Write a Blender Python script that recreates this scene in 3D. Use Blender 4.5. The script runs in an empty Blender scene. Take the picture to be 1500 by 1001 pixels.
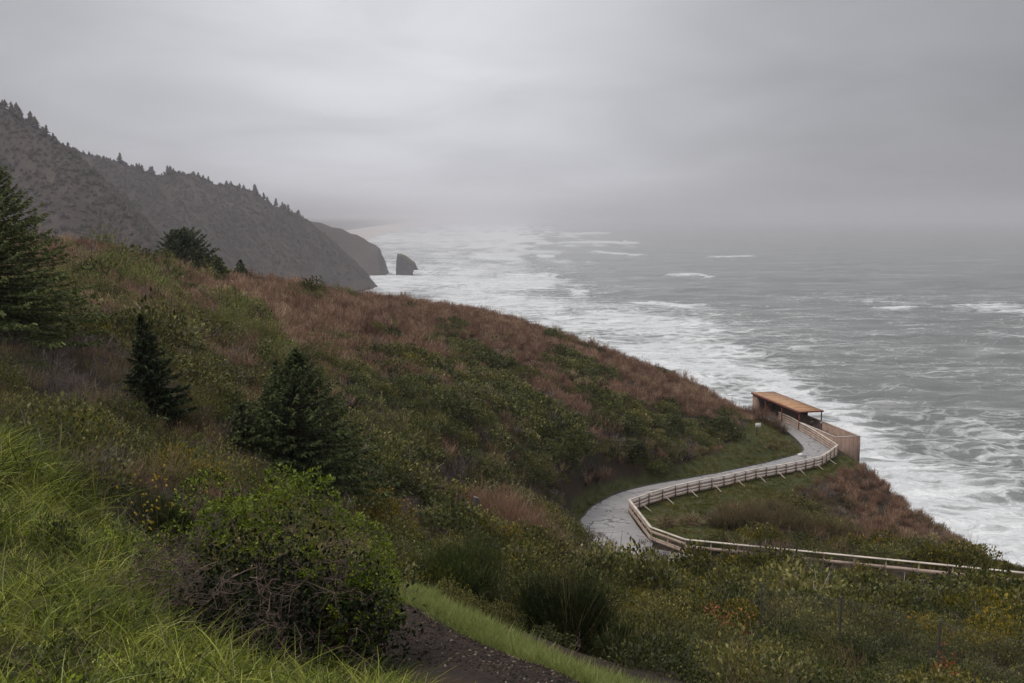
import bpy, math, random
import numpy as np
from mathutils import Vector, Matrix

random.seed(7)
RS = np.random.RandomState(11)
scene = bpy.context.scene
COL = scene.collection
R = math.radians

# ------------------------------------------------------------------ camera
CAM_Z = 90.0                       # the lookout stands about 90 m above the sea
FPX = 1458.0                       # 35 mm lens on a 36 mm wide frame, in pixels of a 1500 wide picture
PITCH = math.atan((500.5 - 318.0) / FPX)
CP, SP = math.cos(PITCH), math.sin(PITCH)
cam_data = bpy.data.cameras.new('camera')
cam_data.lens = 35.0
cam_data.sensor_width = 36.0
cam_data.clip_start = 0.1
cam_data.clip_end = 120000.0
cam = bpy.data.objects.new('camera', cam_data)
COL.objects.link(cam)
cam.location = (0, 0, CAM_Z)
cam.rotation_euler = (math.pi / 2 - PITCH, 0, 0)
scene.camera = cam

# ------------------------------------------------------------------ view, sky and sun
scene.view_settings.view_transform = 'Standard'
scene.view_settings.look = 'None'
scene.view_settings.gamma = 1.0
scene.view_settings.use_curve_mapping = False
scene.view_settings.exposure = 0.0
scene.render.engine = 'CYCLES'
scene.cycles.use_denoising = True
scene.cycles.denoising_prefilter = 'ACCURATE'
scene.cycles.denoising_input_passes = 'RGB_ALBEDO_NORMAL'
scene.cycles.max_bounces = 6
scene.cycles.diffuse_bounces = 4
scene.cycles.glossy_bounces = 2
scene.cycles.transmission_bounces = 2
scene.cycles.volume_bounces = 2
scene.cycles.transparent_max_bounces = 4

SUN_EL, SUN_AZ = R(56), R(-98)      # azimuth measured from +Y towards +X
world = bpy.data.worlds.new('World')
scene.world = world
world.use_nodes = True


def build_sky():
    nt = world.node_tree
    N, L = nt.nodes, nt.links
    N.clear()
    out = N.new('ShaderNodeOutputWorld')
    bg = N.new('ShaderNodeBackground')
    bg.inputs['Strength'].default_value = 0.1
    L.new(bg.outputs[0], out.inputs['Surface'])
    sky = N.new('ShaderNodeTexSky')
    sky.sky_type = 'NISHITA'
    sky.sun_disc = False
    sky.sun_elevation = SUN_EL
    sky.sun_rotation = SUN_AZ
    sky.dust_density = 3.0
    tc = N.new('ShaderNodeTexCoord')
    sep = N.new('ShaderNodeSeparateXYZ')
    L.new(tc.outputs['Generated'], sep.inputs[0])

    def math_(op, a, b=None, c=None, clamp=False):
        m = N.new('ShaderNodeMath')
        m.operation = op
        m.use_clamp = clamp
        for k, v in enumerate((a, b, c)):
            if v is None:
                continue
            if isinstance(v, (int, float)):
                m.inputs[k].default_value = v
            else:
                L.new(v, m.inputs[k])
        return m.outputs[0]
    zc = math_('MAXIMUM', sep.outputs['Z'], 0.0)
    den = math_('ADD', zc, 0.16)
    u = math_('DIVIDE', sep.outputs['X'], den)
    v = math_('DIVIDE', sep.outputs['Y'], den)
    comb = N.new('ShaderNodeCombineXYZ')
    L.new(u, comb.inputs[0])
    L.new(v, comb.inputs[1])
    n1 = N.new('ShaderNodeTexNoise')
    n1.inputs['Scale'].default_value = 1.15
    n1.inputs['Detail'].default_value = 7
    n1.inputs['Roughness'].default_value = 0.52
    n1.inputs['Distortion'].default_value = 0.5
    L.new(comb.outputs[0], n1.inputs['Vector'])
    n2 = N.new('ShaderNodeTexNoise')
    n2.inputs['Scale'].default_value = 0.28
    n2.inputs['Detail'].default_value = 3
    L.new(comb.outputs[0], n2.inputs['Vector'])
    # cloud deck: base luminance with soft streaks
    a = math_('MULTIPLY_ADD', n1.outputs[0], 1.0, -0.5)
    b = math_('MULTIPLY_ADD', n2.outputs[0], 1.1, -0.55)
    s = math_('ADD', a, b)
    var = math_('MULTIPLY_ADD', s, SKY_VAR, 1.0)
    # brighter where the cloud deck is thin, ahead and a little left
    dot = N.new('ShaderNodeVectorMath')
    dot.operation = 'DOT_PRODUCT'
    L.new(tc.outputs['Generated'], dot.inputs[0])
    gd = Vector((math.sin(GLOW_AZ) * math.cos(GLOW_EL), math.cos(GLOW_AZ) * math.cos(GLOW_EL), math.sin(GLOW_EL)))
    dot.inputs[1].default_value = gd
    dd = math_('MAXIMUM', dot.outputs['Value'], 0.0)
    glow = math_('POWER', dd, GLOW_POW)
    lum = math_('MULTIPLY_ADD', glow, GLOW_AMT, SKY_BASE)
    lum = math_('MULTIPLY_ADD', math_('MULTIPLY', zc, zc), ZENITH, lum)       # an overcast sky is brighter overhead
    lum = math_('MULTIPLY', lum, var)
    colr = N.new('ShaderNodeVectorMath')
    colr.operation = 'SCALE'
    colr.inputs[0].default_value = SKY_COL
    L.new(lum, colr.inputs['Scale'])
    mix = N.new('ShaderNodeMix')
    mix.data_type = 'RGBA'
    mix.inputs['Factor'].default_value = 0.965
    L.new(sky.outputs[0], mix.inputs['A'])
    L.new(colr.outputs[0], mix.inputs['B'])
    L.new(mix.outputs['Result'], bg.inputs['Color'])


SKY_BASE, SKY_VAR, ZENITH = 2.6, 0.55, 11.0
GLOW_AZ, GLOW_EL, GLOW_POW, GLOW_AMT = R(-7), R(7.5), 18.0, 4.9
SKY_COL = (0.975, 0.985, 1.048)
build_sky()

sun_data = bpy.data.lights.new('sun', 'SUN')
sun_data.energy = 1.45
sun_data.angle = R(14)
sun_data.color = (1.0, 0.96, 0.9)
sun = bpy.data.objects.new('sun', sun_data)
COL.objects.link(sun)
sd = Vector((math.sin(SUN_AZ) * math.cos(SUN_EL), math.cos(SUN_AZ) * math.cos(SUN_EL), math.sin(SUN_EL)))
sun.rotation_euler = (-sd).to_track_quat('-Z', 'Y').to_euler()
sun.location = (0, 0, 300)


# ------------------------------------------------------------------ geometry of the view
def ray(px, py):
    u = (px - 750.0) / FPX
    v = (500.5 - py) / FPX
    return u, CP + v * SP, -SP + v * CP


def at(px, py, Y, h=0.0):
    """the place Y metres ahead that the photograph shows at (px, py), lowered by h"""
    x, y, z = ray(px, py)
    t = Y / y
    return np.array((x * t, Y, CAM_Z + z * t - h))


def atz(px, py, z):
    """the place at height z (absolute) that the photograph shows at (px, py)"""
    x, y, dz = ray(px, py)
    t = (z - CAM_Z) / dz
    return np.array((x * t, y * t, z))


def proj(x, y, z):
    rz = z - CAM_Z
    f = y * CP - rz * SP
    up = y * SP + rz * CP
    f = np.maximum(f, 1e-3)
    return 750.0 + FPX * x / f, 500.5 - FPX * up / f


# ------------------------------------------------------------------ small helpers
def hash2(ix, iy, seed):
    h = (ix.astype(np.int64) * 374761393 + iy.astype(np.int64) * 668265263 + seed * 974711) & 0x7fffffff
    h = ((h ^ (h >> 13)) * 1274126177) & 0x7fffffff
    h = h ^ (h >> 16)
    return (h & 0xffff) / 65535.0


def vnoise(x, y, seed=0):
    x0, y0 = np.floor(x), np.floor(y)
    fx, fy = x - x0, y - y0
    fx = fx * fx * (3 - 2 * fx)
    fy = fy * fy * (3 - 2 * fy)
    a, b = hash2(x0, y0, seed), hash2(x0 + 1, y0, seed)
    c, d = hash2(x0, y0 + 1, seed), hash2(x0 + 1, y0 + 1, seed)
    return (a * (1 - fx) + b * fx) * (1 - fy) + (c * (1 - fx) + d * fx) * fy


def fbm(x, y, seed=0, octs=4, gain=0.5):
    s, a, n = 0.0, 1.0, 0.0
    for k in range(octs):
        s = s + a * vnoise(x * 2 ** k + 17.3 * k, y * 2 ** k - 9.1 * k, seed + k)
        n += a
        a *= gain
    return s / n


def sstep(a, b, x):
    t = np.clip((x - a) / (b - a), 0, 1)
    return t * t * (3 - 2 * t)


def in_poly(px, py, poly):
    px, py = np.asarray(px), np.asarray(py)
    res = np.zeros(px.shape, bool)
    n = len(poly)
    j = n - 1
    for i in range(n):
        xi, yi = poly[i]
        xj, yj = poly[j]
        c = ((yi > py) != (yj > py)) & (px < (xj - xi) * (py - yi) / (yj - yi + 1e-9) + xi)
        res ^= c
        j = i
    return res


class MB:
    """collects polygons of any size with one tone number and one material slot per face"""

    def __init__(self):
        self.V, self.F, self.rnd, self.mi, self.n = [], [], [], [], 0

    def add(self, V, F, rnd=None, mi=0):
        V = np.asarray(V, float).reshape(-1, 3)
        F = np.asarray(F, int)
        self.V.append(V)
        self.F.append(F + self.n)
        k = len(F)
        if rnd is None:
            rnd = np.full(k, random.random())
        self.rnd.append(np.broadcast_to(np.asarray(rnd, float), (k,)))
        self.mi.append(np.full(k, mi, int))
        self.n += len(V)

    def box(self, c, size, rot=None, mi=0):
        sx, sy, sz = [s / 2 for s in size]
        v = np.array([(x, y, z) for x in (-sx, sx) for y in (-sy, sy) for z in (-sz, sz)])
        if rot is not None:
            v = v @ np.array(rot.to_3x3()).T if isinstance(rot, Matrix) else v @ np.asarray(rot).T
        v = v + np.asarray(c)
        f = [(0, 1, 3, 2), (4, 6, 7, 5), (0, 4, 5, 1), (2, 3, 7, 6), (0, 2, 6, 4), (1, 5, 7, 3)]
        self.add(v, f, mi=mi)

    def bar(self, p, q, w, h, mi=0):
        """a board from p to q, w wide (sideways) and h high; ends upright"""
        p, q = np.asarray(p, float), np.asarray(q, float)
        d = q - p
        s = np.array((-d[1], d[0], 0.0))
        s /= np.linalg.norm(s) + 1e-9
        up = np.array((0, 0, 1.0))
        v = [b + s * a * w / 2 + up * c * h / 2 for b in (p, q) for a in (-1, 1) for c in (-1, 1)]
        f = [(0, 2, 3, 1), (4, 5, 7, 6), (0, 1, 5, 4), (2, 6, 7, 3), (0, 4, 6, 2), (1, 3, 7, 5)]
        self.add(v, f, mi=mi)

    def tube(self, pts, rad, sides=6, mi=0, cap=True):
        pts = np.asarray(pts, float)
        rad = np.broadcast_to(np.asarray(rad, float), (len(pts),))
        V = []
        for i, p in enumerate(pts):
            d = pts[min(i + 1, len(pts) - 1)] - pts[max(i - 1, 0)]
            d /= np.linalg.norm(d) + 1e-9
            a = np.cross(d, (0.31, 0.95, 0.05) if abs(d[2]) > 0.8 else (0, 0, 1))
            a /= np.linalg.norm(a) + 1e-9
            b = np.cross(d, a)
            for k in range(sides):
                t = 2 * math.pi * k / sides
                V.append(p + rad[i] * (a * math.cos(t) + b * math.sin(t)))
        F = [(i * sides + k, i * sides + (k + 1) % sides, (i + 1) * sides + (k + 1) % sides, (i + 1) * sides + k)
             for i in range(len(pts) - 1) for k in range(sides)]
        self.add(V, F, mi=mi)
        if cap:
            self.add(V[:sides][::-1], [tuple(range(sides))], mi=mi)
            self.add(V[-sides:], [tuple(range(sides))], mi=mi)

    def mesh(self, name, mats, smooth=False):
        me = bpy.data.meshes.new(name)
        V = np.concatenate(self.V)
        me.vertices.add(len(V))
        me.vertices.foreach_set('co', V.astype(np.float32).ravel())
        tot = np.concatenate([np.full(len(f), f.shape[1], int) for f in self.F])
        idx = np.concatenate([f.ravel() for f in self.F])
        start = np.concatenate(([0], np.cumsum(tot)[:-1]))
        me.loops.add(len(idx))
        me.loops.foreach_set('vertex_index', idx.astype(np.int32))
        me.polygons.add(len(tot))
        me.polygons.foreach_set('loop_start', start.astype(np.int32))
        me.polygons.foreach_set('material_index', np.concatenate(self.mi).astype(np.int32))
        if smooth:
            me.polygons.foreach_set('use_smooth', np.ones(len(tot), bool))
        at_ = me.attributes.new('rnd', 'FLOAT', 'FACE')
        at_.data.foreach_set('value', np.concatenate(self.rnd).astype(np.float32))
        for m in (mats if isinstance(mats, (list, tuple)) else [mats]):
            me.materials.append(m)
        me.update(calc_edges=True)
        return me


def tag(o, label=None, cat=None, group=None, kind=None):
    if label:
        o['label'] = label
    if cat:
        o['category'] = cat
    if group:
        o['group'] = group
    if kind:
        o['kind'] = kind
    return o


def obj(name, me, parent=None):
    o = bpy.data.objects.new(name, me)
    COL.objects.link(o)
    if parent is not None:
        o.parent = parent
    return o


def empty(name, loc, rz=0.0):
    o = bpy.data.objects.new(name, None)
    COL.objects.link(o)
    o.empty_display_size = 0.3
    o.location = loc
    o.rotation_euler = (0, 0, rz)
    return o


def local(root, pts):
    """world points in the frame of an unrotated empty"""
    return np.asarray(pts, float) - np.array(root.location)


def grid_mesh(name, P, mats, attrs=None, smooth=True):
    """P is (rows, cols, 3)"""
    r, c, _ = P.shape
    i = np.arange(r * c).reshape(r, c)
    F = np.stack((i[:-1, :-1], i[:-1, 1:], i[1:, 1:], i[1:, :-1]), -1).reshape(-1, 4)
    mb = MB()
    mb.add(P.reshape(-1, 3), F, rnd=np.zeros(len(F)))
    me = mb.mesh(name, mats, smooth)
    for k, v in (attrs or {}).items():
        a = me.attributes.new(k, 'FLOAT', 'POINT')
        a.data.foreach_set('value', np.asarray(v, np.float32).ravel())
    return me


# ------------------------------------------------------------------ materials
class NT:
    def __init__(self, name):
        self.m = bpy.data.materials.new(name)
        self.m.use_nodes = True
        self.t = self.m.node_tree
        self.t.nodes.clear()
        self.out = self.t.nodes.new('ShaderNodeOutputMaterial')

    def n(self, typ, **kw):
        nd = self.t.nodes.new('ShaderNode' + typ)
        for k, v in kw.items():
            if k.startswith('_'):
                setattr(nd, k[1:], v)
                continue
            key = int(k[1:]) if k[0] == 'i' and k[1:].isdigit() else k.replace('__', ' ')
            self.put(nd.inputs[key], v)
        return nd

    def put(self, sock, v):
        if hasattr(v, 'is_linked') or isinstance(v, bpy.types.NodeSocket):
            self.t.links.new(v, sock)
        elif hasattr(v, 'outputs'):
            self.t.links.new(v.outputs[0], sock)
        elif isinstance(v, (tuple, list)) and len(v) == 3 and sock.type == 'RGBA':
            sock.default_value = (*v, 1.0)
        else:
            sock.default_value = v

    def math(self, op, a, b=0.0, c=0.0, clamp=False):
        nd = self.n('Math', _operation=op, _use_clamp=clamp, i0=a, i1=b, i2=c)
        return nd.outputs[0]

    def ramp(self, fac, stops, interp='LINEAR'):
        nd = self.n('ValToRGB')
        cr = nd.color_ramp
        cr.interpolation = interp
        while len(cr.elements) < len(stops):
            cr.elements.new(0.5)
        for e, (p, c) in zip(cr.elements, stops):
            e.position = p
            e.color = (*c, 1.0) if len(c) == 3 else c
        self.put(nd.inputs[0], fac)
        return nd.outputs[0]

    def mix(self, f, a, b, blend='MIX'):
        nd = self.n('Mix', _data_type='RGBA', _blend_type=blend)
        self.put(nd.inputs['Factor'], f)
        self.put(nd.inputs[6], a)
        self.put(nd.inputs[7], b)
        return nd.outputs[2]

    def noise(self, scale, detail=3, rough=0.5, vec=None, dist=0.0, typ=None):
        nd = self.n('TexNoise', Scale=scale, Detail=detail, Roughness=rough, Distortion=dist)
        if typ:
            nd.noise_type = typ
        if vec is not None:
            self.put(nd.inputs['Vector'], vec)
        return nd.outputs[0]

    def pos(self):
        return self.n('NewGeometry').outputs['Position']

    def surf(self, sh):
        self.put(self.out.inputs['Surface'], sh)
        return self.m

    def principled(self, col, rough=0.6, spec=0.3, bump=None, bstr=0.3, bdist=0.02):
        p = self.n('BsdfPrincipled')
        self.put(p.inputs['Base Color'], col)
        self.put(p.inputs['Roughness'], rough)
        p.inputs['Specular IOR Level'].default_value = spec
        if bump is not None:
            b = self.n('Bump', Strength=bstr, Distance=bdist, Height=bump)
            self.put(p.inputs['Normal'], b)
        return p


def plant_mat(name, stops, rough=0.55, transl=0.22, patch=0.35, spec=0.2, pscale=0.09):
    """colour by the face's own random number, by the plant's, and by a slow drift over the ground"""
    t = NT(name)
    rnd = t.n('Attribute', _attribute_name='rnd').outputs['Fac']
    oi = t.n('ObjectInfo').outputs['Random']
    nz = t.noise(pscale, 3, 0.6, t.pos())
    f = t.math('MULTIPLY_ADD', rnd, 0.62, -0.31)
    f = t.math('ADD', f, t.math('MULTIPLY_ADD', oi, 0.4, -0.2))
    f = t.math('ADD', f, t.math('MULTIPLY_ADD', nz, patch * 2, 0.5 - patch), clamp=True)
    col = t.ramp(f, stops)
    p = t.principled(col, rough, spec)
    if transl > 0:
        tr = t.n('BsdfTranslucent')
        t.put(tr.inputs['Color'], col)
        ms = t.n('MixShader', i0=transl, i1=p.outputs[0], i2=tr.outputs[0])
        return t.surf(ms)
    return t.surf(p)


def flat_mat(name, col, rough=0.6, spec=0.3, var=0.25, scale=6.0, bstr=0.2):
    t = NT(name)
    tc = t.n('TexCoord').outputs['Object']
    nz = t.noise(scale, 5, 0.6, tc)
    lo = tuple(c * (1 - var) for c in col)
    hi = tuple(min(1, c * (1 + var)) for c in col)
    c = t.ramp(nz, [(0.3, lo), (0.7, hi)])
    oi = t.n('ObjectInfo').outputs['Random']
    hs = t.n('HueSaturation', Color=c, Value=t.math('MULTIPLY_ADD', oi, 0.24, 0.88))
    return t.surf(t.principled(hs.outputs[0], rough, spec, bump=nz, bstr=bstr, bdist=0.01))


# ================================================================== the near hillside
def path_z(y_hint):
    return y_hint


# railing of the path: (px, py of its top, height of the path there relative to the camera)
RAIL_H = 1.2
rail_px = [(1003, 790, -26.9), (953, 772, -27.3), (921.5, 732, -28.0), (936, 727.5, -28.15), (950, 722, -28.3), (989, 711, -28.6),
           (1024, 703.5, -28.9), (1060, 697, -29.2), (1107, 686.5, -29.65), (1151, 679.5, -30.05), (1180, 674, -30.3),
           (1204, 668, -30.55), (1216, 660, -30.75), (1227, 652, -30.95), (1208, 640, -31.0), (1189, 628, -31.05),
           (1170, 618, -31.1), (1159, 611.6, -31.1), (1141, 604, -31.15)]
rail = []
for px, py, z in rail_px:
    p = atz(px, py, CAM_Z + z + RAIL_H)
    rail.append(np.array((p[0], p[1], CAM_Z + z)))
# the ramp that climbs away to the right of the loop
rail = [np.array((47.5, 55.4, CAM_Z - 23.3)), np.array((34.2, 64.0, CAM_Z - 24.75))] + rail
rail = np.array(rail)


def offs(p, q, d):
    v = (q - p)[:2]
    v = v / np.linalg.norm(v)
    return np.array((v[1] * d, -v[0] * d, 0.0))


# left (uphill) edge of the path, paired with the railing points by index
o1 = offs(rail[2], rail[0], 1.7)
left = {0: rail[0] + o1, 1: rail[1] + o1, 2: atz(945, 838, CAM_Z - 26.8), 3: atz(878, 803, CAM_Z - 27.3), 4: atz(851, 767, CAM_Z - 27.9),
        5: atz(857, 754, CAM_Z - 28.1), 6: atz(868, 742, CAM_Z - 28.3), 7: atz(905, 723, CAM_Z - 28.6), 8: atz(955, 710, CAM_Z - 28.9),
        9: atz(1010, 700.5, CAM_Z - 29.2), 10: atz(1070, 689, CAM_Z - 29.65), 11: atz(1125, 677, CAM_Z - 30.05),
        12: atz(1152, 670, CAM_Z - 30.3), 13: atz(1168, 665.5, CAM_Z - 30.55), 14: atz(1175, 661, CAM_Z - 30.75), 15: atz(1176, 656, CAM_Z - 30.9),
        16: atz(1168, 646, CAM_Z - 31.0), 17: atz(1158, 637, CAM_Z - 31.05), 18: atz(1147, 629, CAM_Z - 31.1), 19: atz(1133, 620, CAM_Z - 31.1),
        20: atz(1116, 612, CAM_Z - 31.15)}
left = np.array([left[i] for i in range(len(rail))])


def catmull(P, n):
    P = np.asarray(P)
    out = []
    Q = np.vstack((2 * P[0] - P[1], P, 2 * P[-1] - P[-2]))
    for i in range(1, len(Q) - 2):
        for k in range(n):
            t = k / n
            a, b, c, d = Q[i - 1], Q[i], Q[i + 1], Q[i + 2]
            out.append(0.5 * ((2 * b) + (-a + c) * t + (2 * a - 5 * b + 4 * c - d) * t * t + (-a + 3 * b - 3 * c + d) * t ** 3))
    out.append(P[-1])
    return np.array(out)


rail_s = catmull(rail + 0.0, 8)
left_s = catmull(left, 8)
WS = np.linspace(-0.03, 1, 11)
PATH = left_s[:, None, :] * (1 - WS)[None, :, None] + rail_s[:, None, :] * WS[None, :, None]
path_pts = PATH.reshape(-1, 3)

# ground points read from the photograph: (px, py, metres ahead, height of the plants standing there)
ctrl = [
    # bank of long grass at the lookout
    (-300, 1000, 4.0, .15), (0, 1000, 4.3, .15), (300, 1000, 5.0, .15), (600, 1000, 6.2, .15), (0, 800, 7.4, .3), (150, 850, 7.2, .3),
    (300, 905, 7.3, .3), (-30, 632, 11.5, .2), (50, 668, 11.5, .2), (120, 730, 11.0, .25), (220, 800, 9.5, .25), (-300, 640, 11, .3), (-300, 800, 7, .3),
    (430, 935, 8.6, .2), (540, 945, 8.6, .2), (340, 900, 8.9, .3),
    # trail and its verge
    (870, 1000, 8.4, 0), (750, 950, 9.2, 0), (600, 893, 10.3, 0), (660, 990, 7.3, 0), (600, 866, 11.2, .08), (690, 900, 10.6, .08), (780, 940, 10.0, .08), (900, 985, 9.2, .08),
    # below the verge
    (680, 905, 14.5, 0), (850, 955, 14.5, 0), (960, 960, 16.5, .2), (1000, 985, 20, .5), (1200, 1000, 21, .7), (1500, 1001, 20, .7), (1800, 1001, 20, .7),
    (1000, 905, 31, .8), (1235, 930, 29, .5), (1380, 978, 24.5, .5), (1500, 920, 32, .8), (1700, 930, 32, .8),
    (1000, 860, 52, .8), (1200, 868, 50, .8), (1480, 878, 50, .8), (1700, 890, 48, .8), (1120, 828, 66, .9),
    (560, 800, 30, .6), (600, 770, 40, .7), (700, 790, 44, .8), (820, 800, 55, .8), (900, 812, 62, .8), (740, 850, 25, .6), (560, 850, 18, .4),
    # bowl on the left
    (120, 660, 17, .8), (250, 720, 16, .8), (330, 720, 19, .6), (200, 640, 22, .9), (60, 600, 19, 1.0), (0, 560, 20, 1.1), (300, 660, 27, .7), (420, 708, 37, .3), (520, 700, 42, .7),
    (0, 490, 34, .6), (110, 500, 37, .8), (225, 600, 33, .5), (330, 610, 37, .8), (-200, 500, 34, .6), (-200, 600, 20, 1),
    # the long hillside
    (560, 700, 47, .8), (640, 700, 58, .8), (760, 780, 56, .4), (700, 720, 62, .7), (820, 765, 78, .6), (830, 700, 88, .8), (560, 620, 62, .9), (700, 620, 80, .9), (820, 640, 96, .9),
    (950, 650, 106, .9), (880, 705, 97, .4), (1000, 690, 111, .3), (1080, 655, 121, .3), (1130, 625, 136, .3), (1150, 655, 127, .2), (1090, 600, 140, .9), (1000, 595, 136, .9), (900, 570, 130, .8),
    (450, 560, 60, .9), (330, 520, 62, .9), (200, 450, 66, .9), (80, 430, 60, .9), (600, 540, 96, .8), (750, 550, 115, .8), (450, 480, 96, .8), (300, 430, 96, .9), (150, 390, 92, .9),
    (880, 530, 146, .7), (700, 480, 140, .7), (530, 450, 128, .7), (400, 425, 118, .8), (60, 372, 92, .9), (-100, 370, 90, .9), (-300, 420, 60, .9), (-300, 360, 88, .9),
    # lawn inside the loop, and the nose towards the sea
    (960, 752, 92, .05), (1000, 742, 95, .05), (1010, 790, 80, .1), (1080, 775, 85, .3), (1080, 725, 101, .05), (1150, 745, 98, .5), (1180, 705, 111, .1), (1245, 690, 117, .2), (1240, 755, 100, .8),
    (1200, 800, 78, .8), (1330, 812, 72, .8), (1430, 818, 71, .8), (1500, 822, 70, .8), (1700, 860, 62, .8),
]
crest = [(-300, 345, 108, .8), (-60, 350, 110, .8), (60, 352, 112, .9), (130, 354, 118, .9), (200, 374, 125, .9), (300, 390, 132, .9), (400, 404, 140, .9), (530, 428, 155, .8),
         (600, 437, 162, .7), (700, 452, 167, .7), (800, 480, 168, .6), (900, 514, 166, .6), (1000, 552, 161, .6), (1050, 577, 157, .7), (1100, 608, 153, .7),
         (1122, 622, 150, .5), (1180, 640, 140, 0.0), (1212, 648, 136, 0.0), (1256, 677, 124, .3), (1330, 737, 106, .6), (1400, 780, 96, .6), (1460, 817, 87, .6),
         (1520, 850, 82, .5), (1640, 900, 76, .5), (1850, 960, 66, .5)]
cp = [at(px, py, Y, h) for px, py, Y, h in ctrl + crest]
cp += [p - (0, 0, 0.12) for p in PATH[::4, 2]] + [p - (0, 0, 0.12) for p in PATH[::4, -2]]
for a_ in (-80, -50, -25, 0, 25, 50, 80):
    for r_, z_ in ((1.2, -1.66), (2.2, -1.75)):
        cp.append(np.array((r_ * math.sin(R(a_)), r_ * math.cos(R(a_)), CAM_Z + z_ - 0.25 * r_ * (0.4 + math.sin(R(a_)) * .5))))
cp = np.array(cp)


def logpol(x, y):
    r = np.hypot(x, y)
    return np.stack((np.arctan2(x, y) * 2.2, np.log(np.maximum(r, 1.0))), -1), r


def tps(d2):
    return 0.5 * d2 * np.log(d2 + 1e-12)


_A, _r = logpol(cp[:, 0], cp[:, 1])
_val = (cp[:, 2] - CAM_Z) / _r
_d2 = ((_A[:, None] - _A[None]) ** 2).sum(-1)
_n = len(cp)
_M = np.zeros((_n + 3, _n + 3))
_M[:_n, :_n] = tps(_d2) + np.eye(_n) * 0.0015
_M[:_n, _n] = 1
_M[:_n, _n + 1:] = _A
_M[_n, :_n] = 1
_M[_n + 1:, :_n] = _A.T
_w = np.linalg.solve(_M, np.concatenate((_val, np.zeros(3))))
_cr = np.array([at(px, py, Y, h) for px, py, Y, h in crest])
_caz, _crr = np.arctan2(_cr[:, 0], _cr[:, 1]), np.hypot(_cr[:, 0], _cr[:, 1])


def crest_r(x, y):
    return np.interp(np.arctan2(x, y), _caz, _crr)


def ground(x, y):
    x, y = np.asarray(x, float), np.asarray(y, float)
    sh = x.shape
    x, y = x.ravel(), y.ravel()
    r = np.hypot(x, y)
    rc = crest_r(x, y)
    rr = np.minimum(np.maximum(r, 1.2), rc + 2)
    A = np.stack((np.arctan2(x, y) * 2.2, np.log(rr)), -1)
    out = np.empty(len(x))
    for i in range(0, len(x), 40000):
        a = A[i:i + 40000]
        d2 = ((a[:, None] - cpA[None]) ** 2).sum(-1)
        out[i:i + 40000] = tps(d2) @ _w[:_n] + _w[_n] + a @ _w[_n + 1:]
    z = CAM_Z + out * rr
    e = r - rc
    drop = np.where(e > 0, np.where(e < 8, e * 0.3 + e * e * 0.035, e * 0.86 - 2.24), 0.0)
    drop = drop * (1 + 0.35 * (fbm(x * .03, y * .03, 5) - .5))
    z = z - drop
    lumps = (fbm(x * .22, y * .22, 3) - .5) * 0.5 * sstep(12, 40, r) + (fbm(x * .9, y * .9, 4) - .5) * .14
    z = z + lumps * (path_dist(x, y)[0] > 2.0)
    d, pz = path_dist(x, y)
    f = 1 - sstep(0.5, 3.2, d)
    z = z * (1 - f) + (pz - 0.13) * f
    return np.maximum(z, -6.0).reshape(sh)


cpA = _A
_pc = PATH[::2].reshape(-1, 3)


def path_dist(x, y):
    x, y = np.asarray(x, float).ravel(), np.asarray(y, float).ravel()
    d = np.full(len(x), 99.0)
    pz = np.zeros(len(x))
    m = np.nonzero((y > 45) & (y < 165) & (x > 2) & (x < 62))[0]
    for i in range(0, len(m), 5000):
        k = m[i:i + 5000]
        dd = (x[k][:, None] - _pc[:, 0]) ** 2 + (y[k][:, None] - _pc[:, 1]) ** 2
        j = dd.argmin(1)
        d[k] = np.sqrt(dd[np.arange(len(k)), j])
        pz[k] = _pc[j, 2]
    return d, pz


# trail strip (plan): centre line and half width
trail_px = [(560, 876, 11.3), (600, 893, 10.4), (660, 915, 9.6), (740, 948, 8.9), (800, 975, 8.4), (870, 1015, 7.9), (960, 1060, 7.4), (1100, 1130, 6.8)]
trail_c = np.array([at(px, py, Y) for px, py, Y in trail_px])


def trail_dist(x, y):
    """signed distance to the far edge of the trail; negative on the trail"""
    ty = np.interp(x, trail_c[:, 0], trail_c[:, 1])
    return (y - ty) * 0.94


LAWN = [[(836, 775), (838, 735), (870, 712), (960, 690), (1050, 665), (1075, 640), (1088, 622), (1120, 616), (1150, 622), (1180, 655), (1176, 668), (1060, 694), (960, 712), (905, 726), (868, 748), (856, 778)],
        [(918, 752), (945, 738), (1010, 722), (1110, 700), (1200, 684), (1238, 665), (1262, 684), (1240, 694), (1205, 704), (1172, 716), (1140, 740), (1085, 748), (1050, 755), (1028, 768), (1090, 778), (1085, 802), (1005, 800), (950, 785)]]


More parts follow.
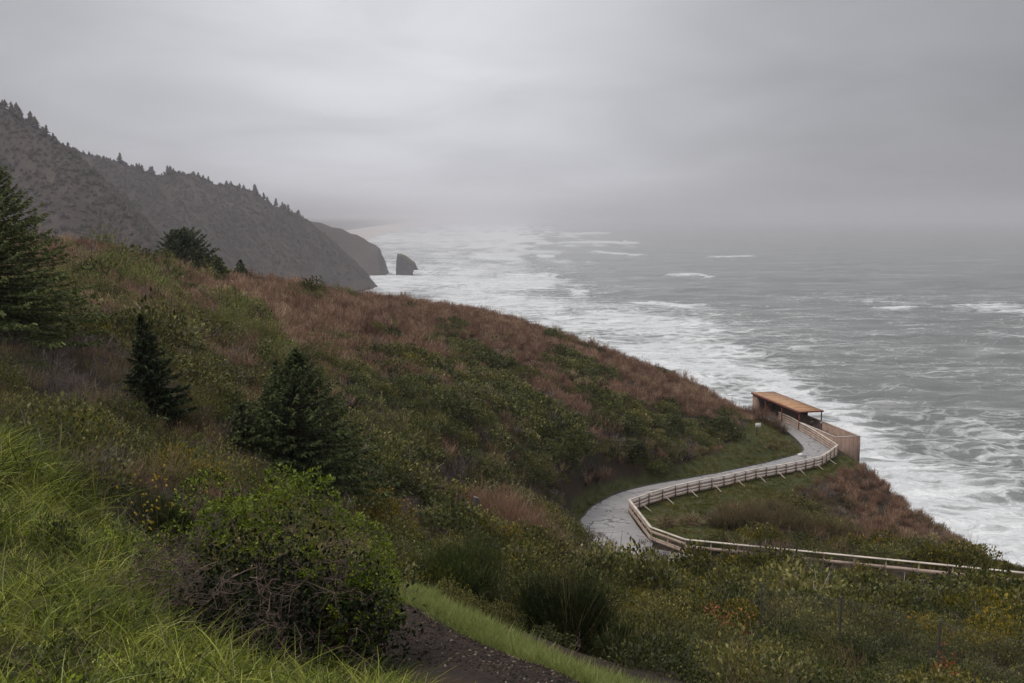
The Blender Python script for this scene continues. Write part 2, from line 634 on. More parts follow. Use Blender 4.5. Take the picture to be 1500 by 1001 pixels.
def build_ground():
    az = np.radians(np.concatenate((np.linspace(-100, -34, 60)[:-1], np.linspace(-34, 36, 330), np.linspace(36, 100, 60)[1:])))
    rr = np.concatenate((np.geomspace(0.9, 60, 250)[:-1], np.geomspace(60, 190, 190), np.geomspace(190, 420, 40)[1:]))
    Rg, Ag = np.meshgrid(rr, az, indexing='ij')
    X, Y = Rg * np.sin(Ag), Rg * np.cos(Ag)
    Z = ground(X, Y)
    P = np.stack((X, Y, Z), -1)
    px, py = proj(X, Y, Z)
    lawn = np.zeros(X.shape)
    for L_ in LAWN:
        lawn = np.maximum(lawn, in_poly(px, py, L_) * 1.0)
    lawn = lawn * (Rg > 60) * (Rg < 170)
    td = trail_dist(X, Y)
    tr = ((td < 0.02 + (fbm(X * 3, Y * 3, 9) - .5) * .25) & (td > -2.0) & (Rg < 14) & (X > -2.0) & (Rg > 3)) * 1.0
    vg = ((td > 0) & (td < 1.6) & (Rg < 15) & (X > -2.2)) * 1.0
    t = NT('hillside soil and low plants')
    pos = t.pos()
    n1 = t.noise(0.5, 5, 0.62, pos)
    n2 = t.noise(9.0, 4, 0.6, pos)
    n3 = t.noise(45.0, 3, 0.7, pos)
    scrub = t.ramp(t.math('ADD', t.math('MULTIPLY', n1, .7), t.math('MULTIPLY', n2, .3)), [(0.3, (.014, .016, .008)), (0.5, (.035, .026, .016)), (0.68, (.055, .034, .022))])
    lw = t.ramp(t.math('ADD', t.math('MULTIPLY', n1, .5), t.math('MULTIPLY', n2, .5)), [(0.35, (.03, .034, .012)), (0.55, (.055, .06, .02)), (0.75, (.10, .085, .04))])
    dirt = t.ramp(t.math('ADD', t.math('MULTIPLY', n2, .4), t.math('MULTIPLY', n3, .6)), [(0.35, (.014, .010, .008)), (0.6, (.045, .032, .025)), (0.74, (.10, .08, .064))])
    c = t.mix(t.n('Attribute', _attribute_name='lawn').outputs['Fac'], scrub, lw)
    c = t.mix(t.n('Attribute', _attribute_name='verge').outputs['Fac'], c, lw)
    c = t.mix(t.n('Attribute', _attribute_name='trail').outputs['Fac'], c, dirt)
    m = t.surf(t.principled(c, .85, .15, bump=t.math('ADD', n2, n3), bstr=.7, bdist=.03))
    o = obj('hillside', grid_mesh('hillside', P, m, {'lawn': lawn, 'trail': tr, 'verge': vg}))
    tag(o, 'scrub covered coastal hillside falling from the lookout to the sea', kind='structure')


build_ground()


# ================================================================== the paved path
def build_path():
    t = NT('wet grey paving')
    pos = t.pos()
    n1 = t.noise(.35, 4, .55, pos)
    n2 = t.noise(7, 5, .65, pos)
    warp = t.n('VectorMath', _operation='MULTIPLY_ADD')
    nz = t.n('TexNoise', Scale=0.9, Detail=3)
    t.put(nz.inputs['Vector'], pos)
    t.put(warp.inputs[0], nz.outputs['Color'])
    warp.inputs[1].default_value = (1.6, 1.6, 0)
    t.put(warp.inputs[2], pos)
    vo = t.n('TexVoronoi', _feature='DISTANCE_TO_EDGE', Scale=0.55)
    t.put(vo.inputs['Vector'], warp.outputs[0])
    crack = t.math('MULTIPLY', t.math('LESS_THAN', vo.outputs[0], 0.036), t.math('GREATER_THAN', n1, 0.5))
    base = t.ramp(t.math('ADD', t.math('MULTIPLY', n1, .6), t.math('MULTIPLY', n2, .4)), [(.35, (.225, .212, .205)), (.5, (.285, .27, .26)), (.66, (.35, .33, .318))])
    stain = t.noise(1.3, 6, .7, pos)
    base = t.mix(t.math('MULTIPLY', t.math('SUBTRACT', stain, .53), 3.0, clamp=True), base, (.15, .14, .135))
    c = t.mix(t.math('MULTIPLY', crack, .8), base, (.06, .055, .05))
    rough = t.math('MULTIPLY_ADD', n1, .4, .40)
    m = t.surf(t.principled(c, rough, .45, bump=n2, bstr=.25, bdist=.01))
    top = PATH.copy()
    o = obj('path', grid_mesh('path', top, m))
    tag(o, 'wet grey paved path curling down to the shelter', kind='structure')
    # kerb of darker stone along the uphill side
    mb = MB()
    P = left_s
    d = np.gradient(P, axis=0)
    s = np.stack((-d[:, 1], d[:, 0], d[:, 0] * 0), -1)
    s /= np.linalg.norm(s, axis=1, keepdims=True)
    if ((rail_s - left_s) * s).sum() > 0:
        s = -s
    prof = [(0.0, -.2), (0.0, .09), (.14, .09), (.14, -.2)]
    G = np.stack([P + s * a - s * .05 + np.array((0, 0, b)) for a, b in prof], 1)
    k = obj('kerb', grid_mesh('kerb', G, flat_mat('dark kerb', (.05, .045, .04), .8), smooth=False))
    tag(k, 'low dark kerb along the uphill edge of the path', kind='structure')


build_path()

# ================================================================== the sea
BREAK = [  # breakers far out: centre (px, py), half length px, crest height m, thickness px
    (858, 343, 42, 1.6, 2.2), (872, 357, 68, 2.6, 2.6), (800, 375, 16, 2.2, 3.5), (1072, 377.5, 40, 2.2, 1.9), (848, 430, 18, 2.0, 3.0), (770, 347, 30, 1.2, 1.8),
    (725, 372, 40, 1.4, 2.2), (690, 398, 34, 1.2, 2.4), (775, 405, 50, 1.6, 2.6), (905, 372, 46, 1.4, 2.0), (1010, 405, 40, .9, 1.8), (980, 447, 70, 1.2, 2.6), (1455, 447, 60, 1.1, 2.6), (1310, 452, 40, .9, 2.4), (925, 356, 14, 2.2, 3.0)]


def build_sea():
    s = np.linspace(0, 1, 470) ** 1.25
    tn = 0.0021 + 0.62 * s
    r = CAM_Z / tn[::-1]
    az = np.radians(np.concatenate((np.linspace(-75, -14, 90)[:-1], np.linspace(-14, 36, 620), np.linspace(36, 80, 80)[1:])))
    Rg, Ag = np.meshgrid(r, az, indexing='ij')
    X, Y = Rg * np.sin(Ag), Rg * np.cos(Ag)
    dr = np.gradient(r)[:, None] * np.ones_like(X)
    Z = np.zeros_like(X)
    rs = np.random.RandomState(3)
    wx = X + 40 * (fbm(X * .004, Y * .004, 61) - .5)
    wy = Y + 60 * (fbm(X * .004, Y * .004, 62) - .5)
    for k in range(46):
        lam = 7.0 * (150 / 7.0) ** rs.rand()
        th = R(-102) + rs.randn() * (0.30 if lam > 40 else 0.55)
        kx, ky = 2 * math.pi / lam * math.cos(th), 2 * math.pi / lam * math.sin(th)
        amp = 0.0062 * lam ** 0.9 * (0.6 + 0.8 * rs.rand())
        ph = rs.rand() * 6.28
        q = np.sin(kx * wx + ky * wy + ph)
        Z += amp * (q + 0.35 * (q * q - .5)) * sstep(1.2, 3.0, lam / dr)
    px, py = proj(X, Y, np.zeros_like(X))
    n_l = fbm(X * .006, Y * .006, 21, 4)
    n_m = fbm(X * .02, Y * .016, 22, 4)
    n_h = fbm(X * .018, Y * .0035, 24, 4)

    def blob(cx, cy, rx, ry, a, tilt=0.0):
        dx, dy = px - cx, py - cy
        ca, sa = math.cos(tilt), math.sin(tilt)
        u, v = (dx * ca + dy * sa) / rx, (-dx * sa + dy * ca) / ry
        return a * np.exp(-(u * u + v * v))
    pxs = px
    px = px + (n_h - .5) * 260 * sstep(480, 400, py) + (n_m - .5) * 60
    F = np.zeros_like(X) + 0.02
    F += 0.30 * sstep(400, 480, py) * sstep(820, 1000, px)               # lacy foam over the near water on the right
    F += 0.10 * sstep(560, 640, py)
    F = F + blob(1440, 450, 140, 10, .22, .08) + blob(1250, 440, 120, 9, .2, .05)
    # surf along the beach and the foot of the headland
    F += sstep(319, 330, py) * sstep(860, 690, px) * sstep(520, 420, py) * .40
    F += blob(600, 352, 75, 14, .30) + blob(560, 412, 60, 10, .55) + blob(545, 385, 30, 14, .3) + blob(640, 395, 60, 9, .12) + blob(720, 338, 55, 10, .28)
    F += blob(770, 418, 85, 7, .45, .03) + blob(760, 372, 60, 18, .22) + blob(770, 445, 110, 14, .5, .05) + blob(700, 412, 120, 12, .18)
    F += blob(900, 478, 110, 13, .55, .05) + blob(760, 350, 60, 8, .2) + blob(850, 395, 70, 8, .2)
    F += blob(1010, 512, 95, 13, .5, .1) + blob(1080, 545, 80, 16, .4, .2) + blob(1170, 585, 75, 22, .55, .35) + blob(1270, 655, 70, 26, .55, .6)
    F += blob(1330, 700, 60, 22, .45, .6) + blob(1430, 770, 80, 34, .85, .65) + blob(1520, 790, 90, 30, .6, .5)
    F += blob(820, 455, 120, 16, .25) + blob(960, 540, 80, 20, .4, .3)
    F += blob(800, 400, 110, 50, .16) + blob(740, 345, 60, 18, .45) + blob(1000, 470, 120, 20, .2, .1)
    edge = np.interp(px, [500, 600, 700, 800, 900, 1000, 1100, 1200, 1255, 1330, 1400, 1460, 1520], [420, 436, 451, 479, 513, 551, 606, 640, 680, 735, 778, 815, 850])
    F += .42 * np.exp(-np.maximum(edge - py, 0) / 26.0) * sstep(560, 700, px)
    F = F * 1.1
    F = F * (0.45 + 1.1 * n_m) + (n_l - .5) * .22 * sstep(330, 420, py) + (n_h - .5) * .3 * sstep(340, 400, py) * sstep(1100, 900, px)
    Fb = np.zeros_like(X)
    px = pxs
    for cx, cy, hl, hgt, th in BREAK:
        w = cy + 1.4 * np.sin((px - cx) * .045 + cx) + 3.0 * (fbm(px * .05, px * 0 + cx, 33, 3) - .5) - 2.0 * np.exp(-((px - cx + hl * .75) / (hl * .3)) ** 2)
        env = np.clip(1 - ((px - cx) / hl) ** 2, 0, 1) ** .5
        g = np.exp(-((py - w) / (th * .8)) ** 2) * env
        g = g * (.7 + .8 * fbm(X * .03, Y * .03, 95, 3))
        Z += hgt * g * 1.3
        Fb = np.maximum(Fb, g * 1.15)
        F += .25 * np.exp(-((py - w - 4) / 5) ** 2) * env
    F = np.maximum(np.clip(F, 0, .97), np.clip(Fb, 0, 1))
    P = np.stack((X, Y, Z), -1)

    t = NT('grey green sea water with foam')
    pos = t.pos()
    zone = t.n('Attribute', _attribute_name='foam').outputs['Fac']
    nz = t.n('TexNoise', Scale=.05, Detail=5, Roughness=.55)
    t.put(nz.inputs['Vector'], pos)
    warp = t.n('VectorMath', _operation='MULTIPLY_ADD')
    t.put(warp.inputs[0], nz.outputs['Color'])
    warp.inputs[1].default_value = (30, 22, 0)
    t.put(warp.inputs[2], pos)
    sc = t.n('VectorMath', _operation='MULTIPLY')
    t.put(sc.inputs[0], warp.outputs[0])
    sc.inputs[1].default_value = (.85, 1.5, 0)
    v1 = t.n('TexVoronoi', _feature='DISTANCE_TO_EDGE', Scale=.085)
    t.put(v1.inputs['Vector'], sc.outputs[0])
    v2 = t.n('TexVoronoi', _feature='DISTANCE_TO_EDGE', Scale=.27)
    t.put(v2.inputs['Vector'], sc.outputs[0])
    lace1 = t.math('SUBTRACT', 1.0, t.math('MULTIPLY', v1.outputs[0], 3.6), clamp=True)
    lace2 = t.math('SUBTRACT', 1.0, t.math('MULTIPLY', v2.outputs[0], 3.0), clamp=True)
    fine = t.noise(.45, 6, .68, sc.outputs[0])
    broad = t.noise(.03, 4, .6, pos)
    Pn = t.math('ADD', t.math('MULTIPLY', lace1, .45), t.math('MULTIPLY', lace2, .13))
    Pn = t.math('ADD', Pn, t.math('MULTIPLY', fine, .42))
    Pn = t.math('ADD', Pn, t.math('MULTIPLY_ADD', broad, .5, -.25))
    st = t.n('VectorMath', _operation='MULTIPLY')
    t.put(st.inputs[0], warp.outputs[0])
    st.inputs[1].default_value = (.022, .085, 0)
    streak = t.noise(1.0, 6, .62, st.outputs[0])
    thr = t.math('MULTIPLY_ADD', zone, -1.02, 1.02)
    fo = t.math('MULTIPLY', t.math('SUBTRACT', t.math('ADD', Pn, t.math('MULTIPLY_ADD', streak, .9, -.42)), thr), 2.2, clamp=True)
    zin = t.math('MULTIPLY', t.math('SUBTRACT', zone, .55), 1.2, clamp=True)
    fo = t.math('MAXIMUM', fo, t.math('MULTIPLY', zin, t.math('MULTIPLY_ADD', fine, .9, .25)), clamp=True)
    rip = t.noise(.55, 6, .62, sc.outputs[0])
    st2 = t.n('VectorMath', _operation='MULTIPLY')
    t.put(st2.inputs[0], warp.outputs[0])
    st2.inputs[1].default_value = (.0035, .017, 0)
    ripple_tone = t.noise(1.0, 6, .68, st2.outputs[0])  # light and dark of far ripples, painted into the water colour
    film_ripple = t.math('ADD', t.math('MULTIPLY', ripple_tone, .45), t.math('MULTIPLY', streak, .55))
    wcol = t.ramp(film_ripple, [(.36, (.084, .094, .084)), (.5, (.148, .157, .142)), (.64, (.31, .314, .296))])
    fcol = t.ramp(t.math('ADD', t.math('MULTIPLY', fine, .55), t.math('MULTIPLY', streak, .45)), [(.34, (.36, .37, .36)), (.5, (.60, .61, .60)), (.62, (.82, .82, .80))])
    col = t.mix(fo, wcol, fcol)
    p = t.principled(col, t.math('MULTIPLY_ADD', fo, .5, .24), .5, bump=rip, bstr=.75, bdist=.9)
    p.inputs['IOR'].default_value = 1.33
    o = obj('sea', grid_mesh('sea', P, t.surf(p), {'foam': F}))
    tag(o, 'grey green ocean streaked with white surf', kind='structure')


build_sea()

# ================================================================== the far shore
def spur(pts):
    return np.array([at(px, py, Y) for px, py, Y in pts])


SPURS = [
    spur([(-320, 40, 830), (-150, 95, 800), (0, 152, 770), (60, 188, 760), (100, 218, 750), (140, 258, 740), (180, 300, 725), (215, 350, 700), (245, 400, 680), (275, 470, 640)]),
    spur([(-200, 150, 1150), (40, 200, 1120), (110, 220, 1120), (180, 238, 1140), (232, 257, 1170), (252, 251, 1178), (285, 255, 1190), (318, 270, 1205), (340, 271, 1215), (368, 279, 1225), (400, 300, 1240), (440, 316, 1260), (480, 350, 1290), (510, 384, 1320), (534, 416, 1360), (540, 440, 1370)]),
    spur([(200, 285, 1750), (380, 297, 1650), (450, 321, 1600), (500, 335, 1590), (530, 347, 1582), (550, 359, 1578), (559, 367, 1576), (563, 374, 1575), (565, 385, 1574), (565.5, 404, 1574), (566, 440, 1573)])]


def ridge_height(X, Y):
    best = np.full(X.shape, -50.0)
    for si, S in enumerate(SPURS):
        for i in range(len(S) - 1):
            a, b = S[i], S[i + 1]
            d = (b - a)[:2]
            L2 = (d ** 2).sum()
            u = np.clip(((X - a[0]) * d[0] + (Y - a[1]) * d[1]) / L2, 0, 1)
            dx, dy = X - (a[0] + u * d[0]), Y - (a[1] + u * d[1])
            dist = np.hypot(dx, dy)
            crestz = a[2] + u * (b[2] - a[2])
            sl = 1.02 if si == 0 else 0.95
            h = crestz - dist * sl * (0.8 + .2 * np.clip(dist / 60, 0, 1))
            best = np.maximum(best, h)
    return best


def head_z(X, Y):
    h = ridge_height(X, Y)
    gul = (fbm(X * .012, Y * .012, 31, 5) - .5) * 34 + (fbm(X * .05, Y * .05, 32, 3) - .5) * 8
    away = sstep(0, 60, ridge_height_max(X, Y) - h)
    z = h + gul * away
    cliff = (at(564, 400, 1575)[0] - X) * 5.0 + 3.0 * np.sin(Y * .2)
    z = np.where(Y > 1440, np.minimum(z, cliff), z)
    return np.maximum(z, -6.0)


def ridge_height_max(X, Y):
    # crest level of the nearest crest point, to keep the skyline where it is
    bestd = np.full(X.shape, 1e9)
    z = np.zeros(X.shape)
    for S in SPURS:
        for i in range(len(S) - 1):
            a, b = S[i], S[i + 1]
            d = (b - a)[:2]
            u = np.clip(((X - a[0]) * d[0] + (Y - a[1]) * d[1]) / (d ** 2).sum(), 0, 1)
            dist = np.hypot(X - (a[0] + u * d[0]), Y - (a[1] + u * d[1]))
            m = dist < bestd
            bestd = np.where(m, dist, bestd)
            z = np.where(m, a[2] + u * (b[2] - a[2]), z)
    return z


def build_headland():
    xs = np.concatenate((np.arange(-1000, -260, 5.0), np.arange(-260, -150, 2.0)))
    ys = np.arange(330, 1800, 6.0)
    X, Y = np.meshgrid(xs, ys)
    Z = head_z(X, Y)
    t = NT('wooded headland slope')
    pos = t.pos()
    geo = t.n('NewGeometry')
    sep = t.n('SeparateXYZ', i0=geo.outputs['Normal'])
    n1 = t.noise(.02, 6, .62, pos)
    n2 = t.noise(.15, 4, .65, pos)
    veg = t.ramp(t.math('ADD', t.math('MULTIPLY', n1, .6), t.math('MULTIPLY', n2, .4)), [(.35, (.054, .043, .037)), (.5, (.074, .058, .050)), (.66, (.105, .082, .071))])
    rock = t.ramp(n2, [(.3, (.04, .034, .03)), (.7, (.11, .095, .085))])
    f = t.math('MULTIPLY', t.math('SUBTRACT', .62, sep.outputs['Z']), 6.0, clamp=True)
    m = t.surf(t.principled(t.mix(f, veg, rock), .9, .1, bump=n2, bstr=.8, bdist=2.0))
    o = obj('headland', grid_mesh('headland', np.stack((X, Y, Z), -1), m))
    tag(o, 'steep wooded headland stepping down to the sea in the haze', kind='structure')
    # sea stack: sheer on the left, shoulder sloping down on the right, beak of rock over the surf
    base = atz(580, 402.5, 0.0)
    pxm = base[1] / CP / FPX * .998
    sil = [(-.5, 0), (-.6, 10), (0.2, 22), (.8, 29.5), (5, 29.8), (9, 29), (13, 27), (17, 23.5), (21, 20), (24.5, 18), (26.5, 16), (27.6, 12.5), (29.8, 9.0), (31.5, 7.2), (28.6, 8.0), (25.5, 10.2), (23.6, 9.4), (23.6, 5), (22.2, 2.0), (22.6, 0)]
    mb = MB()
    rings = []
    for k, (dep, sc_) in enumerate([(-13, .80), (-9, .93), (-4, 1.0), (3, 1.0), (9, .93), (14, .78)]):
        ring = []
        for j, (sx, sz) in enumerate(sil):
            nn = (hash2(np.array([j]), np.array([k]), 5)[0] - .5) * 2.0
            cx = 11.5
            ring.append((base[0] + (cx + (sx - cx) * sc_) * pxm * 1.02 + nn, base[1] + 12 + dep * 1.1 + nn, (sz * pxm * (sc_ ** .5) + (nn * .4 if sz > 0 else -2))))
        rings.append(ring)
    n = len(sil)
    V = np.array(rings).reshape(-1, 3)
    Fq = [(k * n + j, k * n + (j + 1) % n, (k + 1) * n + (j + 1) % n, (k + 1) * n + j) for k in range(5) for j in range(n)]
    mb.add(V, Fq)
    for k, rev in ((0, True), (5, False)):
        c = V[k * n:(k + 1) * n].mean(0)
        vv = np.vstack((V[k * n:(k + 1) * n], c))
        tri = [((j + 1) % n, j, n) if rev else (j, (j + 1) % n, n) for j in range(n)]
        mb.add(vv, tri)
    t = NT('sea stack rock')
    pos = t.pos()
    n2 = t.noise(.12, 6, .65, pos)
    geo = t.n('NewGeometry')
    sep = t.n('SeparateXYZ', i0=geo.outputs['Normal'])
    rk = t.ramp(n2, [(.3, (.035, .03, .026)), (.7, (.085, .075, .066))])
    gr = t.ramp(n2, [(.3, (.04, .045, .02)), (.7, (.08, .08, .04))])
    c = t.mix(t.math('MULTIPLY', t.math('SUBTRACT', sep.outputs['Z'], .35), 4, clamp=True), rk, gr)
    so = obj('sea_stack', mb.mesh('sea_stack', t.surf(t.principled(c, .9, .1, bump=n2, bstr=.9, bdist=2.0))))
    tag(so, 'blunt dark rock stack standing in the surf off the headland', 'sea stack')
    # beach and the low wooded coast running off into the haze
    shore = [(505, 372), (528, 357), (545, 348), (570, 341), (600, 335), (630, 330), (660, 326), (690, 322.6)]
    S = np.array([atz(px, py, 0.0) for px, py in shore])
    inner = S.copy()
    wid = np.array([260, 260, 270, 300, 360, 480, 700, 900.])
    rows = []
    for k, (f_, z_) in enumerate([(-.06, -1.5), (0, .3), (.25, 2.5), (.6, 5), (1.3, 9.)]):
        q = S.copy()
        q[:, 0] -= wid * f_
        q[:, 2] = z_
        rows.append(q)
    t = NT('wet beach sand')
    nb = t.noise(.004, 4, .6, t.pos())
    m = t.surf(t.principled(t.ramp(nb, [(.35, (.34, .29, .25)), (.65, (.48, .42, .36))]), .8, .2))
    o = obj('beach', grid_mesh('beach', np.array(rows), m))
    tag(o, 'long pale beach fading into the haze', kind='structure')
    # wooded plain behind the beach: canopy surface
    G = []
    nx, ny = 90, 26
    for i in range(ny):
        f_ = i / (ny - 1)
        row = []
        for j in range(nx):
            u = j / (nx - 1) * (len(S) - 1)
            k = min(int(u), len(S) - 2)
            p = S[k] + (S[k + 1] - S[k]) * (u - k)
            w = np.interp(u, range(len(wid)), wid)
            x = p[0] - w * .95 - 3200 * f_ ** 2.2
            z = 5 + 26 * min(1, f_ * 6) + 48 * f_ * (1 - .12 * u / 7) + 16 * (fbm(np.array([x * .01]), np.array([p[1] * .004]), 71)[0]) * min(1, f_ * 8)
            row.append((x, p[1], z))
        G.append(row)
    t = NT('distant wooded plain')
    nb = t.noise(.01, 5, .65, t.pos())
    m = t.surf(t.principled(t.ramp(nb, [(.35, (.012, .014, .01)), (.65, (.035, .034, .024))]), .95, .05))
    o = obj('wooded_plain', grid_mesh('wooded_plain', np.array(G), m))
    tag(o, 'low dark wooded coast beyond the beach', kind='structure')


build_headland()


# ================================================================== air
def build_haze():
    mb = MB()
    top = 235.0
    mb.box((0, 20000, (top - 8.0) / 2), (110000, 90000, top + 8.0))
    m = bpy.data.materials.new('sea haze')
    m.use_nodes = True
    nt = m.node_tree
    nt.nodes.clear()
    out = nt.nodes.new('ShaderNodeOutputMaterial')
    v = nt.nodes.new('ShaderNodeVolumePrincipled')
    v.inputs['Density'].default_value = HAZE
    v.inputs['Density Attribute'].default_value = ''
    v.inputs['Color'].default_value = (0.975, 0.955, 0.98, 1)
    v.inputs['Anisotropy'].default_value = 0.6
    nt.links.new(v.outputs[0], out.inputs['Volume'])
    o = obj('haze', mb.mesh('haze', m))
    tag(o, 'pale sea haze filling the air', kind='stuff')
    o.display_type = 'WIRE'


HAZE = 0.0002
build_haze()


# ================================================================== the railing
M_BOARD = flat_mat('pinkish brown painted board', (.54, .41, .33), .6, .3, .12, 3.0)
M_CAP = flat_mat('pale weathered cap rail', (.62, .53, .44), .55, .3, .1, 3.0)
M_POST = flat_mat('brown painted post', (.32, .21, .17), .6, .3, .15, 4.0)
M_BRACE = flat_mat('tan timber brace', (.52, .44, .36), .65, .2, .12, 4.0)


def build_railing():
    root = empty('path_railing', tuple(rail[3]))
    tag(root, 'long low timber railing curling round the outer edge of the paved path', 'railing')
    st = []
    for i in range(len(rail) - 1):
        a, b = rail[i], rail[i + 1]
        n = max(1, int(round(np.linalg.norm(b - a) / 2.15)))
        for k in range(n):
            st.append((a + (b - a) * k / n, i))
    st.append((rail[-1], len(rail) - 2))
    pts = np.array([s[0] for s in st])
    # outward direction: away from the path
    for i, (p, seg) in enumerate(st):
        a, b = pts[max(i - 1, 0)], pts[min(i + 1, len(pts) - 1)]
        out = offs(a, b, 1.0)
        li = min(range(len(left_s)), key=lambda j: np.hypot(*(left_s[j] - p)[:2]))
        if np.dot(out[:2], (left_s[li] - p)[:2]) > 0:
            out = -out
        loop = 3 <= seg <= 14
        near = seg < 5                      # here the posts stand behind the boards
        off = out * 0.075
        mb = MB()
        ang = math.atan2(out[1], out[0])
        mb.box(local(root, p + off + (0, 0, .52)), (.10, .09, 1.28), Matrix.Rotation(ang, 3, 'Z'))
        obj('post', mb.mesh('post', M_BOARD if near else M_POST), root)
        if seg >= 5 and seg <= 13 and i % 2 == 0:
            q = p + off + out * .06 + np.array((0, 0, .62))
            e = p + out * 1.35
            e[2] = float(ground(e[:1], e[1:2])[0]) + .02
            bb = MB()
            bb.tube(local(root, [q, e]), .05, 4)
            obj('brace', bb.mesh('brace', M_BRACE), root)
        if i == len(st) - 1:
            break
        q = pts[i + 1]
        d = (q - p) / np.linalg.norm(q - p)
        g = d * .006
        ramp_ = seg < 2
        for z, w, h, m, nm in ((1.18, .24, .07, M_CAP, 'cap_rail'), (.80, .045, .25, M_BOARD, 'board'), (.46, .045, .23, M_BOARD, 'board'), (.13, .045, .27, M_BOARD, 'board')):
            if nm == 'board' and ramp_ and z != .80:
                continue
            if nm == 'board' and ramp_:
                z = .60
            if nm == 'board' and z == .46 and 2 <= seg < 4:
                z, h = .33, .12
            bb = MB()
            bb.bar(local(root, p + g + (0, 0, z)), local(root, q - g + (0, 0, z)), w, h)
            obj(nm, bb.mesh(nm, m), root)


build_railing()

# ================================================================== the viewing shelter
M_WALL = flat_mat('tan stucco wall', (.33, .225, .175), .8, .15, .22, .9)
M_BATTEN = flat_mat('weathered wall batten', (.27, .18, .14), .8, .15, .15, 1.5)
M_COPE = flat_mat('pale coping', (.52, .45, .39), .6, .25, .08, 2.0)
M_ROOF = flat_mat('ochre roof sheet', (.38, .205, .10), .5, .35, .28, 1.0)
M_FASCIA = flat_mat('red brown fascia', (.17, .045, .03), .5, .35, .15, 3.0)
M_DARKM = flat_mat('dark metal', (.02, .022, .022), .4, .5, .2, 5.0)
M_FLOOR = flat_mat('wet concrete deck', (.19, .18, .175), .35, .4, .15, 1.0)
M_WHITE = flat_mat('white painted board', (.72, .71, .68), .5, .3, .06, 4.0)


